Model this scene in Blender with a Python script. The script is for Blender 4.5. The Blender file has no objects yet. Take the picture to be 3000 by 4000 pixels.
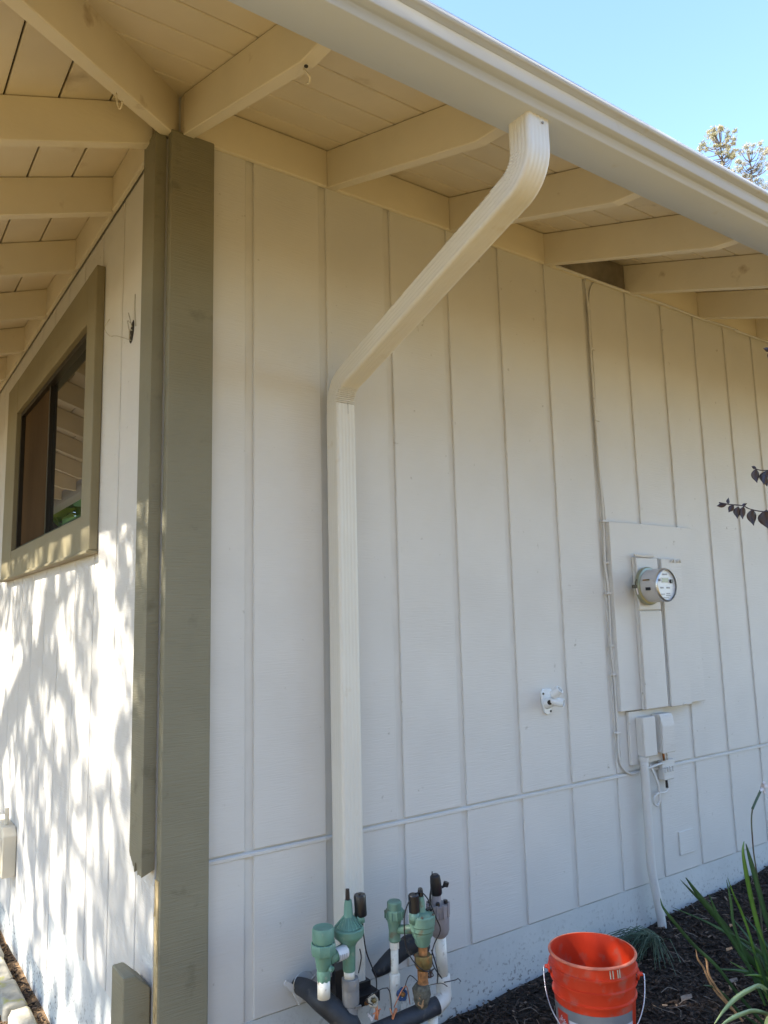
import bpy, bmesh, math, random
import numpy as np
from mathutils import Vector, Matrix
random.seed(7); RNG = np.random.RandomState(7)
SC = bpy.context.scene; COL = SC.collection

# ------------------------------------------------------------------ camera
def make_camera():
    yaw, pit, rol = math.radians(35.1309), math.radians(8.0588), math.radians(-1.392)
    f = Vector((math.cos(pit)*math.sin(yaw), math.cos(pit)*math.cos(yaw), math.sin(pit)))
    r = Vector((math.cos(yaw), -math.sin(yaw), 0)); u = r.cross(f)
    r2 = r*math.cos(rol) + u*math.sin(rol); u2 = -r*math.sin(rol) + u*math.cos(rol)
    cd = bpy.data.cameras.new('camera'); co = bpy.data.objects.new('camera', cd); COL.objects.link(co)
    m = Matrix((r2, u2, -f)).transposed().to_4x4(); m.translation = Vector((-0.8866, -2.6208, 1.56))
    co.matrix_world = m
    cd.sensor_fit = 'HORIZONTAL'; cd.sensor_width = 36; cd.lens = 36*2981.94/3000
    cd.clip_start = 0.05; cd.clip_end = 400
    SC.camera = co
make_camera()

# ------------------------------------------------------------------ light
SUN = Vector((-1.0, 0.25, 0.88)).normalized()
EL = math.asin(SUN.z); AZ = math.atan2(SUN.x, SUN.y)
w = bpy.data.worlds.new("World"); SC.world = w; w.use_nodes = True
nt = w.node_tree; bg = nt.nodes['Background']
sky = nt.nodes.new('ShaderNodeTexSky'); sky.sky_type = 'NISHITA'; sky.sun_disc = False
sky.sun_elevation = EL; sky.sun_rotation = AZ % (2*math.pi); sky.air_density = 1.0; sky.dust_density = 0.3; sky.ozone_density = 3.0
nt.links.new(sky.outputs[0], bg.inputs[0]); bg.inputs[1].default_value = 0.15
sl = bpy.data.lights.new('sun', 'SUN'); sl.energy = 3.1; sl.angle = math.radians(0.53); sl.color = (1, 0.93, 0.80)
so = bpy.data.objects.new('sun', sl); COL.objects.link(so); so.rotation_euler = SUN.to_track_quat('Z', 'Y').to_euler()
SC.view_settings.view_transform = 'Standard'; SC.view_settings.look = 'None'
SC.view_settings.exposure = 2.03; SC.view_settings.gamma = 1.0; SC.view_settings.use_curve_mapping = False
SC.render.engine = 'CYCLES'
SC.cycles.max_bounces = 10; SC.cycles.diffuse_bounces = 6

# ------------------------------------------------------------------ materials
def mat(name, col, rough=0.6, metal=0.0, var=0.06, vscale=6.0, bump=0.0, bscale=(60, 60, 60), dirt=None, spec=0.5, ior=None,
        detail=3.0, vstretch=(1, 1, 1), bdist=0.002, col2=None, thr=None, trans=0.0, coat=0.0):
    m = bpy.data.materials.new(name); m.use_nodes = True
    N = m.node_tree.nodes; L = m.node_tree.links; p = N['Principled BSDF']
    p.inputs['Roughness'].default_value = rough; p.inputs['Metallic'].default_value = metal
    p.inputs['Specular IOR Level'].default_value = spec
    if ior: p.inputs['IOR'].default_value = ior
    if coat: p.inputs['Coat Weight'].default_value = coat
    if trans: p.inputs['Transmission Weight'].default_value = trans
    tc = N.new('ShaderNodeTexCoord'); oi = N.new('ShaderNodeObjectInfo')
    off = N.new('ShaderNodeVectorMath'); off.operation = 'ADD'
    mul = N.new('ShaderNodeMath'); mul.operation = 'MULTIPLY'; mul.inputs[1].default_value = 37.0
    L.new(oi.outputs['Random'], mul.inputs[0]); L.new(tc.outputs['Object'], off.inputs[0]); L.new(mul.outputs[0], off.inputs[1])
    mp = N.new('ShaderNodeMapping'); mp.inputs['Scale'].default_value = vstretch; L.new(off.outputs[0], mp.inputs[0])
    nz = N.new('ShaderNodeTexNoise'); nz.inputs['Scale'].default_value = vscale; nz.inputs['Detail'].default_value = detail
    L.new(mp.outputs[0], nz.inputs['Vector'])
    rp = N.new('ShaderNodeValToRGB')
    c = np.array(col)
    a = tuple(np.clip(c*(1-var), 0, 1))+(1,); b = tuple(np.clip((np.array(col2) if col2 else c*(1+var)), 0, 1))+(1,)
    rp.color_ramp.elements[0].color = a; rp.color_ramp.elements[1].color = b
    rp.color_ramp.elements[0].position = (thr[0] if thr else .3); rp.color_ramp.elements[1].position = (thr[1] if thr else .7)
    L.new(nz.outputs['Fac'], rp.inputs[0]); last = rp.outputs[0]
    if dirt:   # dirt = (colour, lo, hi, scale[, zmask0, zmask1]) blotches / specks
        dn = N.new('ShaderNodeTexNoise'); dn.inputs['Scale'].default_value = dirt[3]; dn.inputs['Detail'].default_value = 5
        L.new(off.outputs[0], dn.inputs['Vector'])
        dr = N.new('ShaderNodeMapRange'); dr.inputs[1].default_value = dirt[1]; dr.inputs[2].default_value = dirt[2]
        L.new(dn.outputs['Fac'], dr.inputs[0]); fac = dr.outputs[0]
        if len(dirt) > 4:
            ge = N.new('ShaderNodeNewGeometry'); sx = N.new('ShaderNodeSeparateXYZ'); L.new(ge.outputs['Position'], sx.inputs[0])
            zr = N.new('ShaderNodeMapRange'); zr.inputs[1].default_value = dirt[4]; zr.inputs[2].default_value = dirt[5]
            zr.inputs[3].default_value = 1; zr.inputs[4].default_value = 0; L.new(sx.outputs[2], zr.inputs[0])
            mm = N.new('ShaderNodeMath'); mm.operation = 'MULTIPLY'; L.new(fac, mm.inputs[0]); L.new(zr.outputs[0], mm.inputs[1]); fac = mm.outputs[0]
        mx = N.new('ShaderNodeMix'); mx.data_type = 'RGBA'; L.new(fac, mx.inputs['Factor']); L.new(last, mx.inputs['A'])
        mx.inputs['B'].default_value = tuple(dirt[0])+(1,); last = mx.outputs['Result']
    L.new(last, p.inputs['Base Color'])
    if bump:
        mb = N.new('ShaderNodeMapping'); mb.inputs['Scale'].default_value = bscale; L.new(off.outputs[0], mb.inputs[0])
        bn = N.new('ShaderNodeTexNoise'); bn.inputs['Scale'].default_value = 1.0; bn.inputs['Detail'].default_value = 4
        L.new(mb.outputs[0], bn.inputs['Vector'])
        bu = N.new('ShaderNodeBump'); bu.inputs['Strength'].default_value = bump; bu.inputs['Distance'].default_value = bdist
        L.new(bn.outputs['Fac'], bu.inputs['Height']); L.new(bu.outputs[0], p.inputs['Normal'])
    return m

CREAM = (0.595, 0.575, 0.545)
M = {}
M['siding'] = mat('siding_paint', CREAM, .62, var=.035, vscale=3, bump=.4, bscale=(14, 14, 190), bdist=.003,
                  dirt=((.30, .27, .22), .70, .80, 26))
M['seam'] = mat('groove_paint', (0.595, .575, .54), .7, var=.04, vscale=9)
M['found'] = mat('foundation_paint', (0.53, .54, .53), .75, var=.05, vscale=7, bump=.4, bscale=(60, 60, 60), bdist=.003,
                 dirt=((.07, .055, .05), .575, .66, 60, -.12, .20))
M['soffit'] = mat('soffit_paint', (0.69, .615, .49), .6, var=.05, vscale=4, bump=.3, bscale=(30, 30, 60), dirt=((.35, .27, .17), .66, .85, 5))
M['rafter'] = mat('rafter_paint', (0.69, .62, .49), .6, var=.05, vscale=3, bump=.35, bscale=(25, 25, 90), dirt=((.38, .28, .17), .68, .8, 7))
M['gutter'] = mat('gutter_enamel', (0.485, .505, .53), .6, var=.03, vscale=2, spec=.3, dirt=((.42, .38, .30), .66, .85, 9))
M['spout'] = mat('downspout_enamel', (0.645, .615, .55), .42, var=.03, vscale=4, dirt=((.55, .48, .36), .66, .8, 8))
M['taupe'] = mat('taupe_trim_paint', (0.205, .188, .128), .65, var=.06, vscale=5, bump=.8, bscale=(12, 12, 260), bdist=.003, dirt=((.12, .105, .065), .62, .8, 11))
M['taupe_w'] = mat('taupe_casing_paint', (0.235, .20, .12), .6, var=.05, vscale=5, bump=.5, bscale=(60, 14, 14), bdist=.002)
M['torn'] = mat('splintered_wood', (0.50, .38, .2), .8, var=.3, vscale=30, bump=.8, bscale=(90, 90, 12))
M['dark'] = mat('dark_gap', (0.03, .025, .02), .9)
M['bronze'] = mat('bronze_frame', (0.025, .02, .015), .4, metal=.3)
M['glass'] = mat('window_glass', (0.015, .014, .012), .012, var=.1, ior=2.3, spec=.5)
M['screen'] = mat('brown_screen', (0.075, .045, .022), .95, spec=.08, var=.25, vscale=3, vstretch=(1, 1, .25))
M['vent'] = mat('vent_mesh', (0.21, .18, .14), .6, metal=.3, var=.35, vscale=9, bump=.8, bscale=(300, 300, 300))
M['shingle'] = mat('shingles', (0.08, .075, .07), .9, var=.3, vscale=12)
M['soil'] = mat('dark_mulch_soil', (0.035, .024, .017), .95, var=.5, vscale=30, bump=1, bscale=(60, 60, 60), bdist=.02)
M['soil2'] = mat('orange_mulch_soil', (0.24, .15, .08), .95, var=.5, vscale=30, bump=1, bscale=(60, 60, 60), bdist=.02)
M['drygrass'] = mat('dry_lawn', (0.30, .20, .06), .95, var=.3, vscale=2.5, bump=.8, bscale=(30, 30, 30), bdist=.02)
M['chip'] = mat('mulch_chip', (0.045, .028, .019), .9, var=.6, vscale=60, col2=(.11, .07, .048), detail=1, thr=(.45, .8))
M['chip2'] = mat('orange_mulch_chip', (0.22, .13, .065), .9, var=.5, vscale=60, col2=(.42, .27, .14), detail=1, thr=(.4, .7))
M['chip3'] = mat('pale_chip', (0.25, .18, .13), .9, var=.4, vscale=50)
M['stone'] = mat('edging_concrete', (0.42, .39, .32), .85, var=.25, vscale=14, bump=.7, bscale=(50, 50, 50), bdist=.006,
                 dirt=((.40, .38, .10), .58, .7, 12))
M['greenpl'] = mat('green_plastic', (0.125, .255, .195), .42, var=.12, vscale=20, dirt=((.36, .36, .28), .62, .8, 30))
M['greenpl2'] = mat('faded_green_plastic', (0.14, .25, .19), .5, var=.18, vscale=20, dirt=((.16, .12, .07), .58, .75, 30))
M['white_pvc'] = mat('white_pvc', (0.72, .69, .62), .4, var=.06, vscale=20, dirt=((.3, .22, .14), .60, .75, 40))
M['grey_pvc'] = mat('grey_pvc', (0.22, .215, .215), .55, var=.12, vscale=25, dirt=((.33, .28, .2), .6, .75, 40))
M['greyviolet'] = mat('grey_valve_plastic', (0.25, .225, .235), .5, var=.12, vscale=25, dirt=((.36, .3, .24), .58, .75, 30))
M['black'] = mat('black_plastic', (0.012, .012, .015), .35, var=.2)
M['blackrub'] = mat('black_foam', (0.022, .025, .032), .6, var=.3, vscale=20, bump=.5, bscale=(80, 80, 80), dirt=((.10, .09, .08), .6, .75, 30))
M['brass'] = mat('tarnished_brass', (0.20, .15, .06), .5, metal=.55, var=.35, vscale=40, dirt=((.33, .12, .035), .52, .65, 35))
M['rust'] = mat('rusty_pipe', (0.30, .13, .045), .8, var=.5, vscale=60, bump=.6, bscale=(150, 150, 150))
M['muck'] = mat('cobwebbed_fitting', (0.11, .10, .075), .95, var=.4, vscale=70, bump=1, bscale=(200, 200, 200), bdist=.004)
M['paper'] = mat('white_label', (0.68, .68, .70), .6)
M['print'] = mat('grey_print', (0.28, .28, .30), .6)
M['blue'] = mat('blue_valve_handle', (0.03, .07, .17), .45, var=.2, vscale=50)
M['steel'] = mat('galvanized_steel', (0.62, .62, .62), .32, metal=.9, var=.1, vscale=30)
M['copper'] = mat('copper_wire', (0.65, .25, .12), .4, metal=.6)
M['orange'] = mat('orange_bucket', (0.60, .040, .010), .42, var=.07, vscale=12, dirt=((.30, .17, .13), .55, .85, 18))
M['rimdust'] = mat('scuffed_rim', (0.60, .17, .10), .6, var=.25, vscale=25)
M['blabel'] = mat('grey_bucket_print', (0.19, .19, .20), .45, var=.05)
M['blabelw'] = mat('pale_bucket_print', (0.55, .53, .58), .45, var=.03)
M['red'] = mat('red_logo_print', (0.55, .05, .025), .45, var=.03)
M['scuff'] = mat('dried_plaster', (0.45, .38, .28), .85, var=.2, vscale=60)
M['metergrey'] = mat('meter_grey', (0.50, .49, .49), .3, var=.04)
M['meterface'] = mat('meter_face', (0.62, .64, .68), .3, var=.03)
M['lcd'] = mat('lcd', (0.17, .19, .14), .2, var=.05)
M['meterring'] = mat('meter_ring', (0.36, .37, .27), .35, metal=.75, var=.1, vscale=20)
M['clear'] = mat('clear_cover', (.9, .92, .95), .03, var=.0, trans=1.0, ior=1.2)
M['whitecast'] = mat('white_cast_metal', (0.74, .76, .77), .45, var=.03)
M['leafstrap'] = mat('strap_leaf', (0.035, .085, .03), .38, var=.25, vscale=12, col2=(.06, .13, .045), vstretch=(1, 1, .15))
M['leafyel'] = mat('sunlit_strap_leaf', (0.10, .20, .03), .4, var=.2, vscale=12)  # yellow-green that puts sunlight into the leaf colour
M['leafpale'] = mat('sunlit_pale_leaf', (0.30, .37, .16), .45, var=.15, vscale=12)  # pale green standing in for sun on the low leaves
M['dryleaf'] = mat('dry_leaf', (0.42, .24, .12), .8, var=.3, vscale=30)
M['stalk'] = mat('pink_flower_stalk', (0.17, .08, .075), .6, var=.3, vscale=30, col2=(.10, .13, .06))
M['petal'] = mat('white_petal', (0.72, .66, .66), .5)
M['plum'] = mat('plum_leaf', (0.024, .013, .020), .4, var=.3, vscale=30)
M['bark'] = mat('bark', (0.13, .10, .075), .9, var=.3, vscale=8, bump=.8, bscale=(20, 20, 5), bdist=.02)
M['leaf'] = mat('tree_leaf', (0.07, .11, .03), .55, var=.35, vscale=1.2, col2=(.12, .15, .04))
M['olive'] = mat('olive_hedge_leaf', (0.12, .11, .04), .6, var=.35, vscale=.8, col2=(.2, .16, .06))
M['needle'] = mat('glare_pale_needles', (0.36, .36, .20), .6, var=.25, vscale=1.6, col2=(.52, .45, .28))  # needle colour lightened to carry the glare of the sky
M['needle2'] = mat('glare_pale_blue_needles', (0.34, .35, .27), .6, var=.25, vscale=1.6, col2=(.48, .44, .34))  # greyer needles, with sky glare put into the colour too
M['needletuft'] = mat('grass_tuft', (0.045, .085, .05), .6, var=.3, vscale=9, col2=(.09, .14, .09))
M['fence'] = mat('fence_wood', (0.33, .24, .15), .8, var=.2, vscale=3)
M['web'] = mat('dry_twig', (0.20, .16, .13), .8, var=.3, vscale=30)

# ------------------------------------------------------------------ helpers
def finish(me, name, m, parent=None, smooth=False):
    if smooth:
        me.polygons.foreach_set('use_smooth', [True]*len(me.polygons))
    if m is not None and not len(me.materials): me.materials.append(m)
    o = bpy.data.objects.new(name, me); COL.objects.link(o)
    if parent is not None: attach(o, parent)
    return o
def world_of(o):
    m = Matrix.Translation(o.location) @ o.rotation_euler.to_matrix().to_4x4()
    if o.parent: m = world_of(o.parent) @ o.matrix_parent_inverse @ m
    return m
def attach(o, parent):
    o.parent = parent; o.matrix_parent_inverse = world_of(parent).inverted()
def tag(o, label=None, cat=None, group=None, kind=None):
    if label: o['label'] = label
    if cat: o['category'] = cat
    if group: o['group'] = group
    if kind: o['kind'] = kind
    return o
def thing(name, label, cat, loc=(0, 0, 0), group=None):
    o = bpy.data.objects.new(name, None); COL.objects.link(o); o.location = loc; o.empty_display_size = .1
    return tag(o, label, cat, group)
def part_group(name, parent, loc=None):
    o = bpy.data.objects.new(name, None); COL.objects.link(o); o.location = loc if loc else world_of(parent).translation
    o.empty_display_size = .1; attach(o, parent); return o

class MB:
    def __init__(s): s.bm = bmesh.new()
    def box(s, x0, x1, y0, y1, z0, z1, bev=0, seg=1):
        r = bmesh.ops.create_cube(s.bm, size=1)
        vs = r['verts']
        for v in vs:
            v.co = Vector(((x0+x1)/2+v.co.x*(x1-x0), (y0+y1)/2+v.co.y*(y1-y0), (z0+z1)/2+v.co.z*(z1-z0)))
        if bev:
            es = list({e for v in vs for e in v.link_edges})
            bmesh.ops.bevel(s.bm, geom=es, offset=bev, segments=seg, affect='EDGES', profile=.5)
        return s
    def prism(s, poly, axis, a, b, bev=0):
        def P(u, v, t):
            return {'x': (t, u, v), 'y': (u, t, v), 'z': (u, v, t)}[axis]
        n = len(poly)
        A = [s.bm.verts.new(P(u, v, a)) for u, v in poly]; B = [s.bm.verts.new(P(u, v, b)) for u, v in poly]
        fs = [s.bm.faces.new(A), s.bm.faces.new(list(reversed(B)))]
        for i in range(n): fs.append(s.bm.faces.new((A[i], B[i], B[(i+1) % n], A[(i+1) % n])))
        bmesh.ops.recalc_face_normals(s.bm, faces=fs)
        if bev:
            es = list({e for f in fs for e in f.edges}); bmesh.ops.bevel(s.bm, geom=es, offset=bev, segments=1, affect='EDGES')
        return s
    def lathe(s, prof, c=(0, 0, 0), axis=(0, 0, 1), seg=20, sides=None, cap=True, fn=None):
        """prof [(r, h)], around axis through c"""
        q = Vector((0, 0, 1)).rotation_difference(Vector(axis).normalized()); c = Vector(c); n = sides or seg; rings = []
        for r, h in prof:
            ring = []
            for i in range(n):
                a = 2*math.pi*i/n; rr = r*(fn(a, h) if fn else 1)
                ring.append(s.bm.verts.new(c + q @ Vector((rr*math.cos(a), rr*math.sin(a), h))))
            rings.append(ring)
        for k in range(len(rings)-1):
            for i in range(n):
                s.bm.faces.new((rings[k][i], rings[k][(i+1) % n], rings[k+1][(i+1) % n], rings[k+1][i]))
        if cap:
            s.bm.faces.new(list(reversed(rings[0]))); s.bm.faces.new(rings[-1])
        return s
    def tube(s, pts, r, seg=8, smooth=3, radii=None):
        P = [Vector(p) for p in pts]
        if smooth and len(P) > 2:
            Q = []; R = []
            for i in range(len(P)-1):
                p0 = P[max(i-1, 0)]; p1 = P[i]; p2 = P[i+1]; p3 = P[min(i+2, len(P)-1)]
                for k in range(smooth):
                    t = k/smooth
                    Q.append(.5*((2*p1)+(-p0+p2)*t+(2*p0-5*p1+4*p2-p3)*t*t+(-p0+3*p1-3*p2+p3)*t**3))
                    if radii: R.append(radii[i]*(1-t)+radii[i+1]*t)
            Q.append(P[-1])
            if radii: R.append(radii[-1])
            P = Q; radii = R if radii else None
        rings = []; prevn = None
        for i, p in enumerate(P):
            t = (P[min(i+1, len(P)-1)]-P[max(i-1, 0)]).normalized()
            if prevn is None:
                n = t.orthogonal().normalized()
            else:
                n = (prevn - t*prevn.dot(t)).normalized()
            prevn = n; b = t.cross(n); rr = radii[i] if radii else r
            rings.append([s.bm.verts.new(p+(n*math.cos(2*math.pi*k/seg)+b*math.sin(2*math.pi*k/seg))*rr) for k in range(seg)])
        for k in range(len(rings)-1):
            for i in range(seg):
                s.bm.faces.new((rings[k][i], rings[k][(i+1) % seg], rings[k+1][(i+1) % seg], rings[k+1][i]))
        s.bm.faces.new(list(reversed(rings[0]))); s.bm.faces.new(rings[-1])
        return s
    def build(s, name, m, parent=None, smooth=False, origin=None, autosmooth=None):
        bmesh.ops.recalc_face_normals(s.bm, faces=s.bm.faces)
        me = bpy.data.meshes.new(name)
        if origin is None:
            xs = [v.co for v in s.bm.verts]
            origin = sum(xs, Vector())/max(1, len(xs))
        for v in s.bm.verts: v.co -= Vector(origin)
        if autosmooth is not None:
            for f in s.bm.faces: f.smooth = True
            for e in s.bm.edges:
                if len(e.link_faces) == 2 and e.calc_face_angle(0) > math.radians(autosmooth): e.smooth = False
        s.bm.to_mesh(me); s.bm.free()
        o = finish(me, name, m, None, smooth); o.location = origin
        if parent is not None: attach(o, parent)
        return o
def box(name, b, m, parent=None, bev=.0):
    return MB().box(*b, bev=bev).build(name, m, parent)
def pymesh(name, V, F, m, parent=None, smooth=False, origin=None):
    V = np.asarray(V, float)
    if origin is None: origin = V.mean(0)
    me = bpy.data.meshes.new(name); me.from_pydata((V-np.array(origin)).tolist(), [], np.asarray(F).tolist()); me.update()
    o = finish(me, name, m, None, smooth); o.location = Vector(origin)
    if parent is not None: attach(o, parent)
    return o

# ------------------------------------------------------------------ ground
GX = [-80, -.35, .3, 1.3, 1.85, 2.6, 3.7, 80]; GZ = [-.33, -.33, -.20, -.045, -.016, 0, .07, .12]
def gh(x, y):
    x = np.asarray(x, float); y = np.asarray(y, float)
    z = np.interp(x, GX, GZ)
    z = z + .012*np.sin(x*5.1+y*3.3)*np.sin(y*6.7-x*1.3) + .006*np.sin(x*17)*np.sin(y*19+1)
    return z
def grid(xs, ys):
    X, Y = np.meshgrid(xs, ys); Z = gh(X, Y); V = np.stack([X, Y, Z], -1).reshape(-1, 3); nx = len(xs); F = []
    for j in range(len(ys)-1):
        for i in range(nx-1):
            a = j*nx+i; F.append((a, a+1, a+1+nx, a+nx))
    return V, F
xs = np.concatenate([np.linspace(-80, -4, 12), np.linspace(-3.5, 6, 150), np.linspace(6.5, 120, 14)])
ys = np.concatenate([np.linspace(-90, -4, 12), np.linspace(-3.5, 5, 130), np.linspace(5.5, 90, 12)])
V, F = grid(xs, ys)
g = pymesh('ground', V, F, None, origin=(0, 0, 0)); g.data.materials.append(M['drygrass']); g.data.materials.append(M['soil']); g.data.materials.append(M['soil2'])
for p in g.data.polygons:
    c = p.center
    if c.x > .1 and -1.9 < c.y and c.x < 9: p.material_index = 1
    elif -2.4 < c.x < .1 and .3 < c.y < 9: p.material_index = 2
    p.use_smooth = True
tag(g, kind='structure')

def chips(name, n, region, m, size=(.03, .008), kind='stuff', label=None, cat=None):
    x0, x1, y0, y1 = region
    X = RNG.uniform(x0, x1, n); Y = RNG.uniform(y0, y1, n); Z = gh(X, Y)+RNG.uniform(-.002, .016, n)
    L = size[0]*RNG.uniform(.4, 1.5, n); W = size[1]*RNG.uniform(.4, 1.6, n); H = W*.35
    yaw = RNG.uniform(0, 2*np.pi, n); pit = RNG.normal(0, .35, n)
    d = np.stack([np.cos(yaw)*np.cos(pit), np.sin(yaw)*np.cos(pit), np.sin(pit)], 1)
    s = np.stack([-np.sin(yaw), np.cos(yaw), np.zeros(n)], 1); u = np.cross(d, s)
    C = np.stack([X, Y, Z], 1); V = []
    for a, b, c in ((-1, -1, -1), (1, -.6, -1), (1, .6, -1), (-1, 1, -1), (-1, -1, 1), (1, -.6, 1), (1, .6, 1), (-1, 1, 1)):
        V.append(C+d*(a*L/2)[:, None]+s*(b*W/2)[:, None]+u*(c*H/2)[:, None])
    V = np.stack(V, 1).reshape(-1, 3)
    f = np.array([(0, 3, 2, 1), (4, 5, 6, 7), (0, 1, 5, 4), (1, 2, 6, 5), (2, 3, 7, 6), (3, 0, 4, 7)])
    F = (f[None]+8*np.arange(n)[:, None, None]).reshape(-1, 4)
    o = pymesh(name, V, F, m, origin=(0, 0, 0)); tag(o, label, cat, kind=kind); return o
chips('mulch', 26000, (.25, 4.6, -1.7, -.015), M['chip'], (.034, .009), label='dark shredded bark mulch covering the bed below the side wall', cat='mulch')
chips('mulch', 900, (.4, 4.6, -1.6, -.015), M['chip3'], (.028, .007), label='scattered pale wood slivers lying on the dark mulch bed', cat='mulch')
chips('mulch', 5000, (-.9, -.14, .7, 3.4), M['chip2'], (.03, .01), label='orange brown bark mulch beside the concrete edging stones', cat='mulch')
chips('leaf_litter', 700, (-.075, -.008, .6, 3.6), M['chip'], (.02, .008), label='dark debris caught between left foundation and edging stones', cat='litter')

# ------------------------------------------------------------------ house
house = thing('house', 'cream board-sided house with taupe corner trim and wide exposed-rafter eaves', 'house', (0, 0, -.3))
# --- right (shaded) wall, face y = 0, normal -Y
wall_r = part_group('side_wall', house, (0, 0, -.3))
MB().box(.015, 9.2, .0095, .10, .19, 3.66).build('sheathing', M['seam'], wall_r)
def strips(e0, pitch, gw, first, last):
    out = [(first, e0-gw)]; e = e0
    while e < last: out.append((e, e+pitch-gw)); e += pitch
    return out
SR = strips(.355, .335, .034, .05, 9.0)
for a, b in SR:
    box('siding_board', (a, b, 0, .014, .762, 3.43), M['siding'], wall_r, .003)
    box('siding_board', (a, b, .001, .014, .20, .742), M['siding'], wall_r, .003)
MB().prism([(-.0035, .742), (-.0035, .751), (.004, .756), (.004, .742)], 'x', .06, 9.0).build('flashing', M['siding'], wall_r)
# --- left (sunny) wall, face x = 0, normal -X
wall_l = part_group('front_wall', house, (0, 0, -.3))
mb = MB()
mb.box(.012, .10, .02, .11, -.6, 3.40); mb.box(.011, .10, .10, 9.2, -.05, 1.98); mb.box(.011, .10, .10, 9.2, 3.05, 3.66); mb.box(.011, .10, .10, .91, 1.98, 3.05); mb.box(.011, .10, 2.97, 9.2, 1.98, 3.05)
mb.build('sheathing', M['seam'], wall_l)
SL = [(.004, .012)] + [(s0, s1) for s0, s1 in strips(.210, .3335, .013, .011, 9.0)]
for a, b in SL[1:]:
    zb = .2 if a < 1.5 else -.1
    top = 3.388
    segs = [(a, b, zb, top)]
    if b > .93 and a < 2.95:
        segs = [(a, b, zb, 1.97), (a, b, 3.06, top)]
        if a < .93: segs.append((a, .93, 1.97, 3.06))
        if b > 2.95: segs.append((2.95, b, 1.97, 3.06))
    for (p, q, r, s) in segs: box('siding_board', (0, .014, p, q, r, s), M['siding'], wall_l, .0025)
# foundation
MB().box(.006, .2, .08, 9.2, -.7, .197).build('foundation', M['found'], wall_l)
MB().box(.016, 9.2, .006, .2, -.7, .197).build('foundation', M['found'], wall_r)
# --- soffit boards
ZS = 3.575; SLO = .335
def zs(t): return ZS+SLO*t          # t = y (right) or x (left)
soffit = part_group('soffit', house, (0, 0, 3.4))
def soffit_board(t0, t1, side, far):
    """t0 > t1 (towards eave); mitred on the diagonal"""
    g_ = .0032; t0 -= g_; t1 += g_; th = .020; c = .0035
    prof = [(t0, zs(t0)+c), (t0-c, zs(t0-c)), (t1+c, zs(t1+c)), (t1, zs(t1)+c), (t1, zs(t1)+th), (t0, zs(t0)+th)]
    V = []; F = []
    for k, (t, z) in enumerate(prof):
        s = t+.002
        V += [((s, t, z) if side == 'r' else (t, s, z)), ((far, t, z) if side == 'r' else (t, far, z))]
    n = len(prof)
    for i in range(n):
        j = (i+1) % n; F.append((2*i, 2*j, 2*j+1, 2*i+1))
    F.append(tuple(2*i for i in range(n))); F.append(tuple(2*i+1 for i in reversed(range(n))))
    me = bpy.data.meshes.new('soffit_board'); me.from_pydata(V, [], F); me.update()
    bm = bmesh.new(); bm.from_mesh(me); bmesh.ops.recalc_face_normals(bm, faces=bm.faces); bm.to_mesh(me); bm.free()
    return finish(me, 'soffit_board', M['soffit'], soffit)
for seams, side in (([.03, -.143, -.326, -.503, -.679, -.856, -1.03, -1.10], 'r'), ([.03, -.191, -.370, -.547, -.726, -.903, -1.08, -1.10], 'l')):
    for a, b in zip(seams[:-1], seams[1:]): soffit_board(a, b, side, 9.2)
# dark backing + shingle roof (hip)
RZ = .021
def roofsheet(name, m, dz, over):
    e = -over; ridge = 6.0
    V = [(e, e, zs(e)+dz), (9.2, e, zs(e)+dz), (9.2, ridge, zs(ridge)+dz), (ridge, ridge, zs(ridge)+dz), (e, 9.2, zs(e)+dz), (ridge, 9.2, zs(ridge)+dz)]
    F = [(0, 1, 2, 3), (0, 3, 5, 4)]
    n = len(V); V += [(x, y, z+.02) for x, y, z in V]
    F += [tuple(i+n for i in reversed(f)) for f in F]
    for a, b in ((0, 1), (1, 2), (2, 3), (3, 5), (5, 4), (4, 0)): F.append((a, b, b+n, a+n))
    me = bpy.data.meshes.new(name); me.from_pydata(V, [], F); me.update()
    return finish(me, name, m, house)
roofsheet('roof_deck', M['dark'], RZ, 1.10)
roofsheet('roof', M['shingle'], RZ+.024, 1.13)
# --- rafters
TH = .045
RR = [.045, .690, 1.370, 2.020, 2.700, 3.400, 4.080, 4.76, 5.44, 6.12, 6.8, 7.5, 8.2, 8.9]
LR = [.078, .668, 1.345, 2.05, 2.745, 3.44, 4.12, 4.8, 5.5, 6.2, 6.9, 7.6, 8.3, 9.0]
def rafter_poly(t0=0.0):
    zb = lambda t: 3.402+SLO*t
    return [(t0, zb(t0)), (-.945, zb(-.945)), (-.965, zb(-.945)-.002), (-1.086, 3.070), (-1.086, zs(-1.086)-.003), (t0, zs(t0)-.003)]
for i, x in enumerate(RR):
    MB().prism(rafter_poly(-.0 if i else -.04), 'x', x, x+TH, bev=.003).build('rafter', M['rafter'], house)
for i, y in enumerate(LR):
    MB().prism([(t, z) for t, z in rafter_poly(-.0 if i else -.03)], 'y', y, y+TH, bev=.003).build('rafter', M['rafter'], house)
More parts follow.
